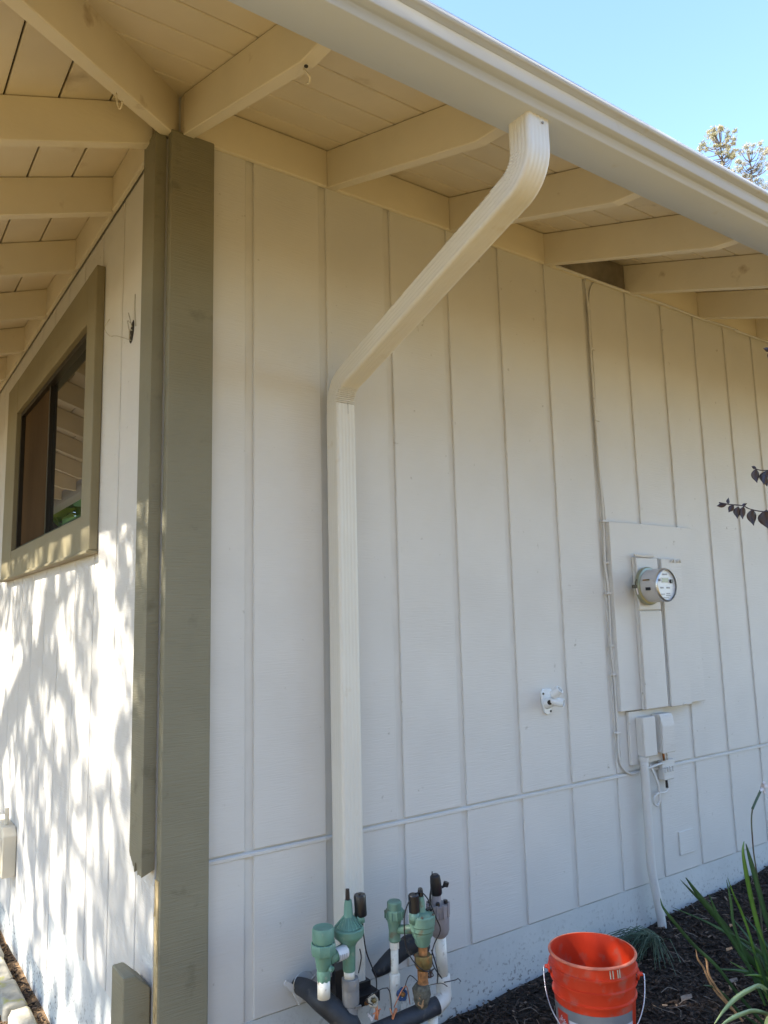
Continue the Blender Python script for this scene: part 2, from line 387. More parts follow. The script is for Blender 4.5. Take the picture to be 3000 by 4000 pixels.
# hip rafter on the diagonal
def hip():
    V = []; F = []; h = .026; pol = [(.03, 3.395+.03*SLO), (-1.02, 3.385-1.02*SLO), (-1.086, 3.05), (-1.086, zs(-1.086)-.002), (.03, zs(.03)-.002)]
    n = len(pol); q = h/math.sqrt(2)
    for s in (1, -1):
        for t, z in pol: V.append((t+q*s, t-q*s, z))
    F = [tuple(range(n)), tuple(reversed(range(n, 2*n)))]
    for i in range(n): F.append((i, i+n, (i+1) % n+n, (i+1) % n))
    me = bpy.data.meshes.new('hip_rafter'); me.from_pydata(V, [], F); me.update()
    bm = bmesh.new(); bm.from_mesh(me); bmesh.ops.recalc_face_normals(bm, faces=bm.faces)
    bmesh.ops.bevel(bm, geom=bm.edges[:], offset=.003, segments=1, affect='EDGES'); bm.to_mesh(me); bm.free()
    return finish(me, 'hip_rafter', M['rafter'], house)
hip()
# --- frieze blocks between rafters
for i in range(len(RR)-1):
    a, b = RR[i]+TH+.001, RR[i+1]-.001
    if i == 0: a = .05
    if i == 3:
        m = MB().box(a+.004, b-.004, -.006, -.001, 3.412, 3.566).build('vent_screen', M['vent'], house)
        MB().box(a, b, -.022, -.001, 3.398, 3.411, bev=.002).build('frieze_board', M['rafter'], house)
        continue
    MB().box(a, b, -.020, -.001, 3.400, 3.566, bev=.002).build('frieze_board', M['rafter'], house)
for i in range(len(LR)-1):
    a, b = LR[i]+TH+.001, LR[i+1]-.001
    MB().box(-.020, -.001, a, b, 3.400, 3.566, bev=.002).build('frieze_board', M['rafter'], house)
# --- corner trim
MB().box(.002, .172, -.040, -.002, -.6, 3.40, bev=.004).build('corner_board', M['taupe'], house)
def left_corner_board():
    bm = bmesh.new(); n = 16; rnd = random.Random(3)
    bot = []
    for i in range(n+1):
        y = .006+(.140-.006)*i/n
        bot.append((y, .742+ (.012*rnd.random()) + (.05*max(0, (i-9)/7) if i > 9 else 0) + (.03 if 5 < i < 9 else 0)))
    prof = bot+[(.140, 3.40), (.006, 3.40)]
    A = [bm.verts.new((-.043, y, z)) for y, z in prof]; B = [bm.verts.new((-.001, y, z+(.02*rnd.random() if k <= n else 0))) for k, (y, z) in enumerate(prof)]
    bm.faces.new(A); bm.faces.new(list(reversed(B)))
    for i in range(len(prof)): bm.faces.new((A[i], B[i], B[(i+1) % len(prof)], A[(i+1) % len(prof)]))
    bmesh.ops.recalc_face_normals(bm, faces=bm.faces)
    me = bpy.data.meshes.new('corner_board'); bm.to_mesh(me); bm.free()
    o = finish(me, 'corner_board', M['taupe'], house); o['label'] = 'narrow taupe corner board with ragged broken lower end'
left_corner_board()
# torn raw edge of the wide corner board
mb = MB(); rnd = random.Random(5)
for k in range(26):
    z = .70-1.0*k/26*rnd.uniform(.8, 1); y = rnd.uniform(-.034, -.010)
    mb.tube([(.0005, y, z), (-.006*rnd.random(), y+rnd.uniform(-.006, .006), z-rnd.uniform(.04, .09))], .0018, 4, 0)
mb.build('wood_splinters', M['torn'], house)['kind'] = 'stuff'
MB().box(-.0012, .0018, -.036, -.004, -.4, .735).build('raw_board_edge', M['torn'], house)
# --- window in the front wall
win = part_group('window', house, (0, 1.9, 1.9))
cz0, cz1, cy0, cy1 = 1.893, 3.205, .818, 3.125; iz0, iz1, iy0, iy1 = 2.058, 2.975, .975, 2.775
MB().box(-.040, -.001, cy0, iy0, cz0, cz1, bev=.003).build('casing', M['taupe_w'], win)
MB().box(-.040, -.001, iy1, cy1, cz0, cz1, bev=.003).build('casing', M['taupe_w'], win)
MB().box(-.039, -.001, iy0+.0005, iy1-.0005, iz1, cz1, bev=.003).build('casing', M['taupe_w'], win)
MB().box(-.039, -.001, iy0+.0005, iy1-.0005, cz0, iz0, bev=.003).build('casing', M['taupe_w'], win)
MB().box(-.052, -.001, cy0-.004, cy1+.004, cz0-.016, cz0-.001, bev=.003).build('sill', M['taupe_w'], win)
for b in ((-.012, .05, iy0, iy1, iz1-.028, iz1), (-.012, .05, iy0, iy1, iz0, iz0+.02), (-.012, .05, iy1-.03, iy1, iz0+.02, iz1-.028), (-.006, .05, iy0, iy0+.012, iz0+.02, iz1-.028)):
    MB().box(*b).build('frame', M['bronze'], win)
MB().box(.004, .03, 1.958, 1.985, iz0+.02, iz1-.028).build('frame', M['bronze'], win)
MB().box(.024, .029, iy0+.012, 1.958, iz0+.02, iz1-.028).build('pane', M['glass'], win)
o = MB().box(.012, .016, 1.985, iy1-.03, iz0+.02, iz1-.028).build('insect_screen', M['screen'], win); o['label'] = 'dark brown insect screen over the far pane'
MB().box(.08, .10, iy0-.05, iy1+.05, iz0-.05, iz1+.05).build('curtain', M['screen'], win)
# hole with wires in siding by the corner board
mb = MB()
prof = [(.368, 2.79), (.385, 2.785), (.405, 2.76), (.420, 2.735), (.415, 2.71), (.40, 2.70), (.38, 2.71), (.365, 2.74), (.36, 2.77)]
mb.prism(prof, 'x', -.003, -.001).build('wall_hole', M['dark'], house)
mb = MB()
mb.tube([(-.004, .39, 2.71), (-.03, .50, 2.76), (-.028, .62, 2.80), (-.03, .70, 2.86), (-.022, .70, 2.885), (-.02, .66, 2.89)], .0018, 6)
mb.tube([(-.004, .40, 2.73), (-.02, .39, 2.79), (-.015, .36, 2.77), (-.02, .38, 2.82), (-.008, .37, 2.76)], .002, 6)
mb.tube([(-.004, .33, 2.75), (-.01, .325, 2.80), (-.012, .322, 2.88)], .002, 6)
mb.tube([(-.004, .41, 2.72), (-.02, .36, 2.74), (-.02, .33, 2.73)], .0028, 6)
tag(mb.build('loose_wire', M['stone']), 'loose thin wires poking out of the ragged hole in the front siding', 'wire')
# small hooks
tag(MB().tube([(-.262, -.262, 3.295), (-.262, -.268, 3.27), (-.255, -.275, 3.235), (-.250, -.285, 3.24), (-.25, -.29, 3.255)], .0028, 6).build('hook', M['rafter'], None, smooth=True),
    'painted cup hook screwed under the hip rafter', 'hook', 'cup hooks under the eaves')
tag(MB().tube([(.066, -.93, 3.085), (.066, -.945, 3.065), (.072, -.955, 3.045), (.078, -.94, 3.04), (.08, -.925, 3.05)], .0032, 6).build('hook', M['rafter'], None, smooth=True),
    'painted cup hook at the lower tip of the first side rafter', 'hook', 'cup hooks under the eaves')
MB().lathe([(.006, 0), (.006, .003)], (.06, -.955, 3.072), (0, 0, 1), 8).build('screw_hole', M['dark'], house)

# --- gutter (two mitred runs) + fascia
MB().prism([(-1.0875, 3.05), (-1.104, 3.05), (-1.104, zs(-1.104)+.01), (-1.0875, zs(-1.0875)-.002)], 'x', -1.0, 9.2).build('fascia', M['rafter'], house)
MB().prism([(-1.0875, 3.05), (-1.104, 3.05), (-1.104, zs(-1.104)+.01), (-1.0875, zs(-1.0875)-.002)], 'y', -1.0, 9.2).build('fascia', M['rafter'], house)
gut = thing('gutter', 'cream enamelled rain gutter along the house eaves against the sky', 'gutter', (0, -1.15, 3.03))
GP = [(-1.088, 3.17), (-1.088, 3.034), (-1.091, 3.031), (-1.216, 3.031), (-1.219, 3.034), (-1.221, 3.055), (-1.226, 3.059), (-1.244, 3.064),
      (-1.2465, 3.067), (-1.2445, 3.108), (-1.2455, 3.110), (-1.262, 3.111), (-1.267, 3.116), (-1.269, 3.126), (-1.266, 3.134), (-1.258, 3.137), (-1.248, 3.134),
      (-1.246, 3.129), (-1.252, 3.127)]
def gutter_run(side):
    V = []; F = []; n = len(GP)
    for far in (0, 1):
        for t, z in GP:
            s = 9.2 if far else t
            V.append((s, t, z) if side == 'r' else (t, s, z))
    for i in range(n-1): F.append((i, i+1, i+1+n, i+n))
    me = bpy.data.meshes.new('gutter_run'); me.from_pydata(V, [], F); me.update()
    bm = bmesh.new(); bm.from_mesh(me)
    bmesh.ops.recalc_face_normals(bm, faces=bm.faces)
    for f in bm.faces: f.smooth = True
    for e in bm.edges:
        if len(e.link_faces) == 2 and e.calc_face_angle(0) > math.radians(12): e.smooth = False
    bm.to_mesh(me); bm.free()
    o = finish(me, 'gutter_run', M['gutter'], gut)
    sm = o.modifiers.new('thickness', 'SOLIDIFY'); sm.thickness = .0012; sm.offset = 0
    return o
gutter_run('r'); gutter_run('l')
tag(MB().box(1.60, 1.70, -1.20, -1.12, 3.165, 3.171).build('shingle_tab', M['shingle']), 'small dark shingle corner sticking up beyond the gutter lip', 'shingle')

# ------------------------------------------------------------------ downspout
ds = thing('downspout', 'cream ribbed rectangular downspout with two elbows running down the side wall', 'downspout', (.7085, -.065, .25))
def section(hw, hd, ribs=4, rd=.0019):
    """closed outline in (u, v): u along x, v outwards; corrugated faces, rounded corners"""
    pts = []
    def face(p0, p1, nrm, L):
        n = ribs*4
        r0 = .16; out = []
        for i in range(n+1):
            t = r0+(1-2*r0)*i/n
            d = rd*(.5-.5*math.cos(2*math.pi*i/4)) if 0 < i < n else 0
            out.append((p0[0]+(p1[0]-p0[0])*t-nrm[0]*d, p0[1]+(p1[1]-p0[1])*t-nrm[1]*d))
        return out
    c = [(-hw, -hd), (hw, -hd), (hw, hd), (-hw, hd)]; nr = [(0, -1), (1, 0), (0, 1), (-1, 0)]
    for k in range(4):
        p0, p1 = c[k], c[(k+1) % 4]
        pts += face(p0, p1, nr[k], 0)
        # corner arc
        q = c[(k+1) % 4]; rc = .011
        d0 = np.array(p1)-np.array(p0); d0 = d0/np.linalg.norm(d0); p2 = c[(k+2) % 4]; d1 = np.array(p2)-np.array(p1); d1 = d1/np.linalg.norm(d1)
        cen = np.array(q)-d0*rc+d1*rc
        for a in (0, 30, 60, 90):
            ar = math.radians(a); pts.append(tuple(cen - d1*rc*math.cos(ar) + d0*rc*math.sin(ar)))
    return pts
def sweep(path, hw, hd, name, crimp=None, xc=.7085):
    """path: list of (y, z, ty, tz) ; v axis = outward normal (away from wall / down)"""
    sec = section(hw, hd); V = []; n = len(sec); F = []
    for k, (y, z, ty, tz) in enumerate(path):
        ny, nz = (tz, -ty)       # travelling downwards (0,-1) -> normal (-1, 0) = away from wall
        for (u, v) in sec:
            s = 1.0; dv = 0
            if crimp: s, dv = crimp(k, u, v)
            vv = v*s+dv
            V.append((xc+u*s, y+ny*vv, z+nz*vv))
    for k in range(len(path)-1):
        for i in range(n): F.append((k*n+i, k*n+(i+1) % n, (k+1)*n+(i+1) % n, (k+1)*n+i))
    me = bpy.data.meshes.new(name); me.from_pydata(V, [], F); me.update()
    bm = bmesh.new(); bm.from_mesh(me); bmesh.ops.recalc_face_normals(bm, faces=bm.faces)
    for f in bm.faces: f.smooth = True
    for e in bm.edges:
        if len(e.link_faces) == 2 and e.calc_face_angle(0) > math.radians(32): e.smooth = False
    bm.to_mesh(me); bm.free()
    o = finish(me, name, M['spout'], ds); return o
DY, DZ = math.cos(math.radians(18.5)), -math.sin(math.radians(18.5))     # diagonal travel (towards wall and down)
HW, HD = .0448, .0425
A = np.array([-1.158, 2.866]); B = np.array([-.065, 2.500]); R = .105; TL = R*math.tan(math.radians(71.5/2))
def arc(P, t_in, t_out, n=15):
    t_in = np.array(t_in); t_out = np.array(t_out); s = P-t_in*TL; out = []
    nin = np.array([t_out[0]-t_in[0]*np.dot(t_in, t_out), t_out[1]-t_in[1]*np.dot(t_in, t_out)]); nin /= np.linalg.norm(nin)
    cen = s+nin*R
    for i in range(n+1):
        a = math.radians(71.5)*i/n
        p = cen - nin*R*math.cos(a)+t_in*R*math.sin(a); t = t_in*math.cos(a)+nin*math.sin(a)
        out.append((p[0], p[1], t[0], t[1]))
    return out
up = arc(A, (0, -1), (DY, DZ), 40); lo = arc(B, (DY, DZ), (0, -1), 40)
ext = .05
top = [(-1.158, 3.036, 0, -1), (-1.158, 3.02, 0, -1)]
# upper elbow: inner side of the bend is the wall side (v < 0)
def crimp_up(k, u, v):
    inner = max(0, (-v/HD)*.5+.42)
    if 4 <= k-2 <= 37: return 1.0, .0075*inner*(1 if (k % 4 == 0) else -.15)
    return 1.0, 0
def crimp_lo(k, u, v):
    inner = .25+.75*max(0, (v/HD)*.5+.5)
    if 4 <= k-1 <= 39: return 1.0, -.0075*inner*(1 if (k % 4 == 0) else -.15)
    return 1.0, 0
e1 = up+[(up[-1][0]+DY*ext, up[-1][1]+DZ*ext, DY, DZ)]
sweep(top+e1, HW+.0015, HD+.0015, 'elbow', crimp_up)
e2 = [(lo[0][0]-DY*.06, lo[0][1]-DZ*.06, DY, DZ)]+lo+[(lo[-1][0], lo[-1][1]-.045, 0, -1)]
sweep(e2, HW-.0006, HD-.0006, 'elbow', crimp_lo)
sweep([(up[-1][0]+DY*.02, up[-1][1]+DZ*.02, DY, DZ), (lo[0][0]-DY*.04, lo[0][1]-DZ*.04, DY, DZ)], HW, HD, 'pipe')
sweep([(-.065, lo[-1][1]-.030, 0, -1), (-.065, 1.3, 0, -1), (-.065, .255, 0, -1)], HW+.0004, HD+.0004, 'pipe')
MB().lathe([(.004, 0), (.004, .003)], (.722, -1.158-HD-.001, 3.012), (0, -1, 0), 8).build('screw', M['grey_pvc'], ds)
MB().box(.7160, .7169, -.1092, -.1085, 2.383, 2.43).build('seam_stain', M['dark'], ds)
mb = MB(); 
mb.box(.655, .764, -.118, -.01, .235, .262); mb.box(.640, .775, -.16, -.005, .205, .238)
mb.build('drain_adapter', M['black'], ds)

# ------------------------------------------------------------------ electric service on the wall
cab = thing('meter_cabinet', 'painted electric service cabinet on a plywood backboard on side wall', 'cabinet', (2.75, -.03, 1.07))
MB().box(2.382, 3.122, -.034, -.001, 1.068, 2.047, bev=.002).build('backboard', M['siding'], cab)
MB().box(2.545, 2.737, -.052, -.0345, 1.066, 1.862, bev=.002).build('cabinet_box', M['siding'], cab)
MB().box(2.758, 2.945, -.052, -.0345, 1.066, 1.862, bev=.002).build('cabinet_box', M['siding'], cab)
MB().box(2.7375, 2.7575, -.040, -.0345, 1.066, 1.862).build('cabinet_gap_shade', M['vent'], cab)  # dark strip standing in for the shade between the two boxes
MB().box(2.547, 2.733, -.066, -.0525, 1.068, 1.575, bev=.003).build('lower_door', M['siding'], cab)
MB().box(2.547, 2.733, -.064, -.0525, 1.580, 1.858, bev=.003).build('meter_door', M['siding'], cab)
MB().box(2.762, 2.943, -.066, -.0525, 1.064, 1.858, bev=.003).build('breaker_door', M['siding'], cab)
mb = MB(); mb.tube([(2.54, -.060, 1.872), (2.60, -.066, 1.868), (2.70, -.064, 1.870)], .008, 6, 3)
mb.build('top_bead', M['siding'], cab)
for x in (2.84, 2.90): MB().tube([(x, -.07, 1.84), (x+.015, -.078, 1.855), (x+.03, -.07, 1.84)], .004, 6).build('latch', M['siding'], cab)
MB().tube([(2.86, -.068, 1.071), (2.89, -.068, 1.073)], .004, 6, 0).build('latch', M['siding'], cab)
MB().lathe([(.008, 0), (.007, .006)], (2.548, -.068, 1.20), (0, -1, 0), 8).build('screw', M['siding'], cab)
met = thing('electric_meter', 'round grey electric meter with small LCD on painted cabinet door', 'meter', (2.60, -.065, 1.706))
cx, cz = 2.612, 1.706
MB().lathe([(.088, 0), (.100, .004), (.102, .018), (.099, .026), (.092, .030)], (cx, -.065, cz), (0, -1, 0), 40).build('retaining_ring', M['meterring'], met, autosmooth=30)
MB().lathe([(.088, 0), (.087, .05), (.087, .08), (.086, .090)], (cx, -.092, cz), (0, -1, 0), 40).build('housing', M['metergrey'], met, autosmooth=30)
MB().lathe([(.086, 0), (.089, .006), (.087, .014), (.080, .018)], (cx, -.180, cz), (0, -1, 0), 40, cap=False).build('cover_rim', M['steel'], met, smooth=True)
MB().lathe([(.083, 0), (.083, .003)], (cx, -.182, cz), (0, -1, 0), 40).build('face_plate', M['meterface'], met)
fy = -.1855
def flat(name, x0, x1, z0, z1, m, y=fy, th=.001):
    return MB().box(x0, x1, y-th, y, z0, z1).build(name, m, met)
flat('display', cx-.028, cx+.026, cz+.014, cz+.036, M['lcd'])
flat('display_frame', cx-.034, cx+.032, cz+.010, cz+.040, M['metergrey'], y=fy+.0002, th=.0006)
MB().lathe([(.011, 0), (.010, .012)], (cx+.047, -.183, cz+.020), (0, -1, 0), 14).build('optical_port', M['black'], met)
MB().lathe([(.007, 0), (.006, .008)], (cx-.050, -.183, cz+.026), (0, -1, 0), 12).build('reset_button', M['grey_pvc'], met)
for (a, b, c_, d_) in ((-.045, -.018, -.018, -.010), (.006, .036, -.018, -.010), (-.02, .02, .052, .060), (-.04, -.012, -.050, -.045), (.004, .034, -.047, -.042), (.0, .036, -.056, -.052), (-.026, .02, -.068, -.064)):
    flat('printed_mark', cx+a, cx+b, cz+c_, cz+d_, M['print'])
MB().box(cx-.0895, cx-.0850, -.155, -.127, cz-.026, cz-.010).build('side_label', M['black'], met)
MB().box(cx-.0885, cx-.0820, -.150, -.112, cz+.026, cz+.032).build('side_label', M['brass'], met)
mb = MB(); mb.box(cx-.125, cx-.095, -.085, -.068, cz-.012, cz+.006, bev=.003); mb.tube([(cx-.11, -.08, cz-.004), (cx-.115, -.09, cz+.02), (cx-.10, -.085, cz+.035)], .003, 6)
mb.build('seal_tab', M['muck'], met)
mb = MB(); mb.tube([(cx-.108, -.085, cz-.012), (cx-.105, -.09, cz-.045)], .004, 6, 0); mb.build('seal_tag', M['petal'], met)

# small junction boxes
def jbox(x0, x1, z0, z1, yb, yf, label, bulge):
    t = thing('junction_box', label, 'junction box', ((x0+x1)/2, yb, z0), 'small painted junction boxes below the cabinet')
    MB().box(x0, x1, yf+.012, yb, z0, z1, bev=.003).build('box_body', M['siding'], t)
    mb = MB()
    if bulge:
        mb.prism([(yf+.010, z0-.002), (yf-.002, z0-.002), (yf-.006, z0+.05), (yf-.008, z1-.06), (yf, z1-.018), (yf+.010, z1+.002)], 'x', x0-.002, x1+.002, bev=.003)
    else: mb.box(x0-.002, x1+.002, yf, yf+.011, z0-.002, z1+.002, bev=.004)
    mb.build('cover', M['siding'], t)
    return t
bp = MB().box(2.456, 2.745, -.020, -.001, .792, 1.060, bev=.002).build('backing_board', M['siding']); tag(bp, 'painted plywood scrap behind the two small junction boxes', 'board')
jbox(2.503, 2.602, .836, 1.030, -.0205, -.072, 'left small junction box with plain flat cover under the cabinet', False)
jbox(2.640, 2.744, .840, 1.036, -.0205, -.078, 'right small junction box with bulged cover under the cabinet', True)
con = thing('conduit', 'painted vertical conduit from junction box down into the mulch', 'conduit', (2.52, -.045, 0))
MB().tube([(2.520, -.045, .835), (2.520, -.045, .50), (2.521, -.045, .29), (2.540, -.050, .16), (2.560, -.055, .02), (2.562, -.055, -.06)], .0215, 14, 4).build('pipe', M['siding'], con, smooth=True)
MB().lathe([(.026, 0), (.026, .02)], (2.520, -.045, .812), (0, 0, 1), 14).build('collar', M['siding'], con)
# ground clamp and wires under boxes
tg = thing('ground_clamp', 'painted ground clamp block with cable tangle below right junction box', 'clamp', (2.72, -.03, .73))
mb = MB(); mb.box(2.690, 2.800, -.030, -.002, .748, .790, bev=.004); mb.box(2.690, 2.775, -.040, -.002, .690, .748, bev=.004)
for k in range(4): mb.box(2.694+k*.022, 2.704+k*.022, -.046, -.040, .730, .758, bev=.002)
mb.build('terminal_block', M['siding'], tg)
MB().tube([(2.585, -.03, .785), (2.615, -.035, .72), (2.635, -.04, .66), (2.632, -.04, .60), (2.612, -.04, .578), (2.588, -.04, .590), (2.588, -.04, .62), (2.625, -.04, .635), (2.68, -.035, .632), (2.722, -.03, .64), (2.722, -.03, .69)], .006, 8, 4).build('cable', M['siding'], tg, smooth=True)
MB().tube([(2.575, -.028, .79), (2.62, -.03, .74), (2.645, -.03, .68), (2.648, -.03, .62)], .004, 8, 4).build('cable', M['siding'], tg, smooth=True)
MB().tube([(2.705, -.03, .84), (2.705, -.032, .79)], .006, 8, 0).build('cable', M['brass'], tg, smooth=True)
MB().tube([(2.735, -.03, .84), (2.735, -.032, .79)], .005, 8, 0).build('cable', M['siding'], tg, smooth=True)
MB().tube([(2.555, -.03, .765), (2.64, -.032, .775), (2.70, -.03, .778)], .007, 8, 3).build('cable', M['siding'], tg, smooth=True)
MB().box(2.712, 2.724, -.035, -.025, .650, .690).build('dark_plug', M['dark'], tg)
# long cables
cb = [(2.345, 3.40), (2.358, 3.23), (2.356, 2.9), (2.360, 2.5), (2.366, 2.236), (2.371, 2.05), (2.359, 1.827), (2.374, 1.67), (2.365, 1.404), (2.374, 1.255), (2.375, .964), (2.371, .86), (2.389, .795), (2.45, .752), (2.53, .752), (2.56, .765)]
c1 = thing('wall_cable', 'painted cable stapled down the siding groove left of the cabinet', 'cable', (2.36, -.01, .75))
MB().tube([(x, -.008, z) for x, z in cb], .0058, 8, 4).build('cable', M['siding'], c1, smooth=True)
MB().tube([(x+.012+.006*math.sin(k*2.1), -.007, z-.004) for k, (x, z) in enumerate(cb[1:14])], .0042, 8, 4).build('cable', M['siding'], c1, smooth=True)
for z in (2.05, 1.83, 1.67, 1.40, 1.255, .964, 3.0, 2.6):
    MB().box(2.352, 2.388, -.018, -.001, z-.006, z+.006, bev=.002).build('staple', M['siding'], c1)
MB().tube([(2.42, -.006, 3.395), (2.385, -.006, 3.34), (2.362, -.006, 3.22)], .0045, 8, 4).build('cable', M['siding'], c1, smooth=True)
tag(MB().tube([(2.10, -.026, 3.402), (2.64, -.027, 3.396), (3.0, -.028, 3.401), (3.37, -.027, 3.393), (3.8, -.028, 3.400), (4.3, -.027, 3.392), (9, -.027, 3.398)], .007, 8, 4).build('eave_cable', M['siding'], smooth=True),
    'painted cable running under the frieze along top of side wall', 'cable')
# cover plate on siding near the ground
tag(MB().box(2.826, 2.955, -.006, .001, .283, .402, bev=.0015).build('cover_plate', M['siding']), 'square painted patch plate low on the siding right of conduit', 'plate')

# flag bracket
fb = thing('flagpole_bracket', 'white two-socket metal flagpole bracket screwed to side wall', 'bracket', (1.87, 0, 1.15))
mb = MB()
mb.prism([(1.835, 1.200), (1.848, 1.218), (1.905, 1.216), (1.912, 1.195), (1.905, 1.130), (1.893, 1.104), (1.872, 1.096), (1.853, 1.108), (1.840, 1.15)], 'y', -.010, -.001, bev=.002)
mb.build('plate', M['whitecast'], fb)
MB().tube([(1.872, -.006, 1.150), (1.872, -.035, 1.158), (1.872, -.060, 1.172)], .021, 12, 3, radii=[.027, .022, .020]).build('arm', M['whitecast'], fb, smooth=True)
def socket(c, d, L):
    d = Vector(d).normalized()
    mb = MB(); mb.lathe([(.0165, 0), (.0205, .002), (.0205, L), (.0155, L), (.0155, .01)], c, d, 18, cap=False)
    mb.build('socket', M['whitecast'], fb, autosmooth=35)
    MB().lathe([(.0154, 0), (.0154, .004)], Vector(c)+d*.006, d, 18).build('socket_hole', M['grey_pvc'], fb)
socket((1.868, -.050, 1.188), (.25, -.75, .62), .050)
socket((1.876, -.052, 1.160), (.45, -.85, -.10), .045)
for (x, z) in ((1.848, 1.196), (1.893, 1.112)): MB().lathe([(.006, 0), (.005, .003)], (x, -.010, z), (0, -1, 0), 8).build('screw', M['muck'], fb)
MB().lathe([(.012, 0), (.011, .004)], (1.852, -.045, 1.158), (-.6, -.8, .0), 10).build('socket_hole', M['dark'], fb)

# ------------------------------------------------------------------ things at the left edge
ub = thing('utility_box', 'beige utility box low on front wall at left edge', 'utility box', (-.04, 2.6, .15))
MB().prism([(2.385, .16), (2.385, .385), (2.42, .428), (2.80, .428), (2.80, .16)], 'x', -.075, -.001, bev=.004).build('box_body', M['rafter'], ub)
MB().box(-.078, -.0755, 2.41, 2.79, .18, .375).build('cover', M['rafter'], ub)
MB().tube([(-.04, 2.50, .43), (-.04, 2.50, .52)], .012, 10, 0).build('conduit_stub', M['rafter'], ub)
st = MB(); st.prism([(-.095, -.6), (-.006, -.6), (-.006, .405), (-.060, .455), (-.095, .455)], 'y', .004, .13, bev=.004)
tag(st.build('post_stub', M['taupe']), 'short taupe post stub with sloped top at foot of the corner', 'post')
for k in range(9):
    y0 = .62+k*.335; rs = random.Random(k)
    mb = MB(); mb.box(-.155+rs.uniform(-.01, .01), -.058+rs.uniform(-.008, .008), y0, y0+.322, -.42, -.205+rs.uniform(-.012, .012), bev=.022, seg=3)
    for v in mb.bm.verts: v.co += Vector((rs.uniform(-.004, .004), rs.uniform(-.004, .004), rs.uniform(-.004, .004)))
    o = mb.build('edging_stone', M['stone'], smooth=True)
    nm = ['nearest the corner, mostly below the frame', 'second from the corner', 'third from the corner at the bottom left', 'fourth from the corner', 'fifth from the corner', 'sixth from the corner', 'seventh from the corner', 'eighth from the corner', 'farthest from the corner'][k]
    tag(o, 'lichen-stained concrete edging stone by front wall, '+nm, 'edging stone', 'edging stones along the front wall')

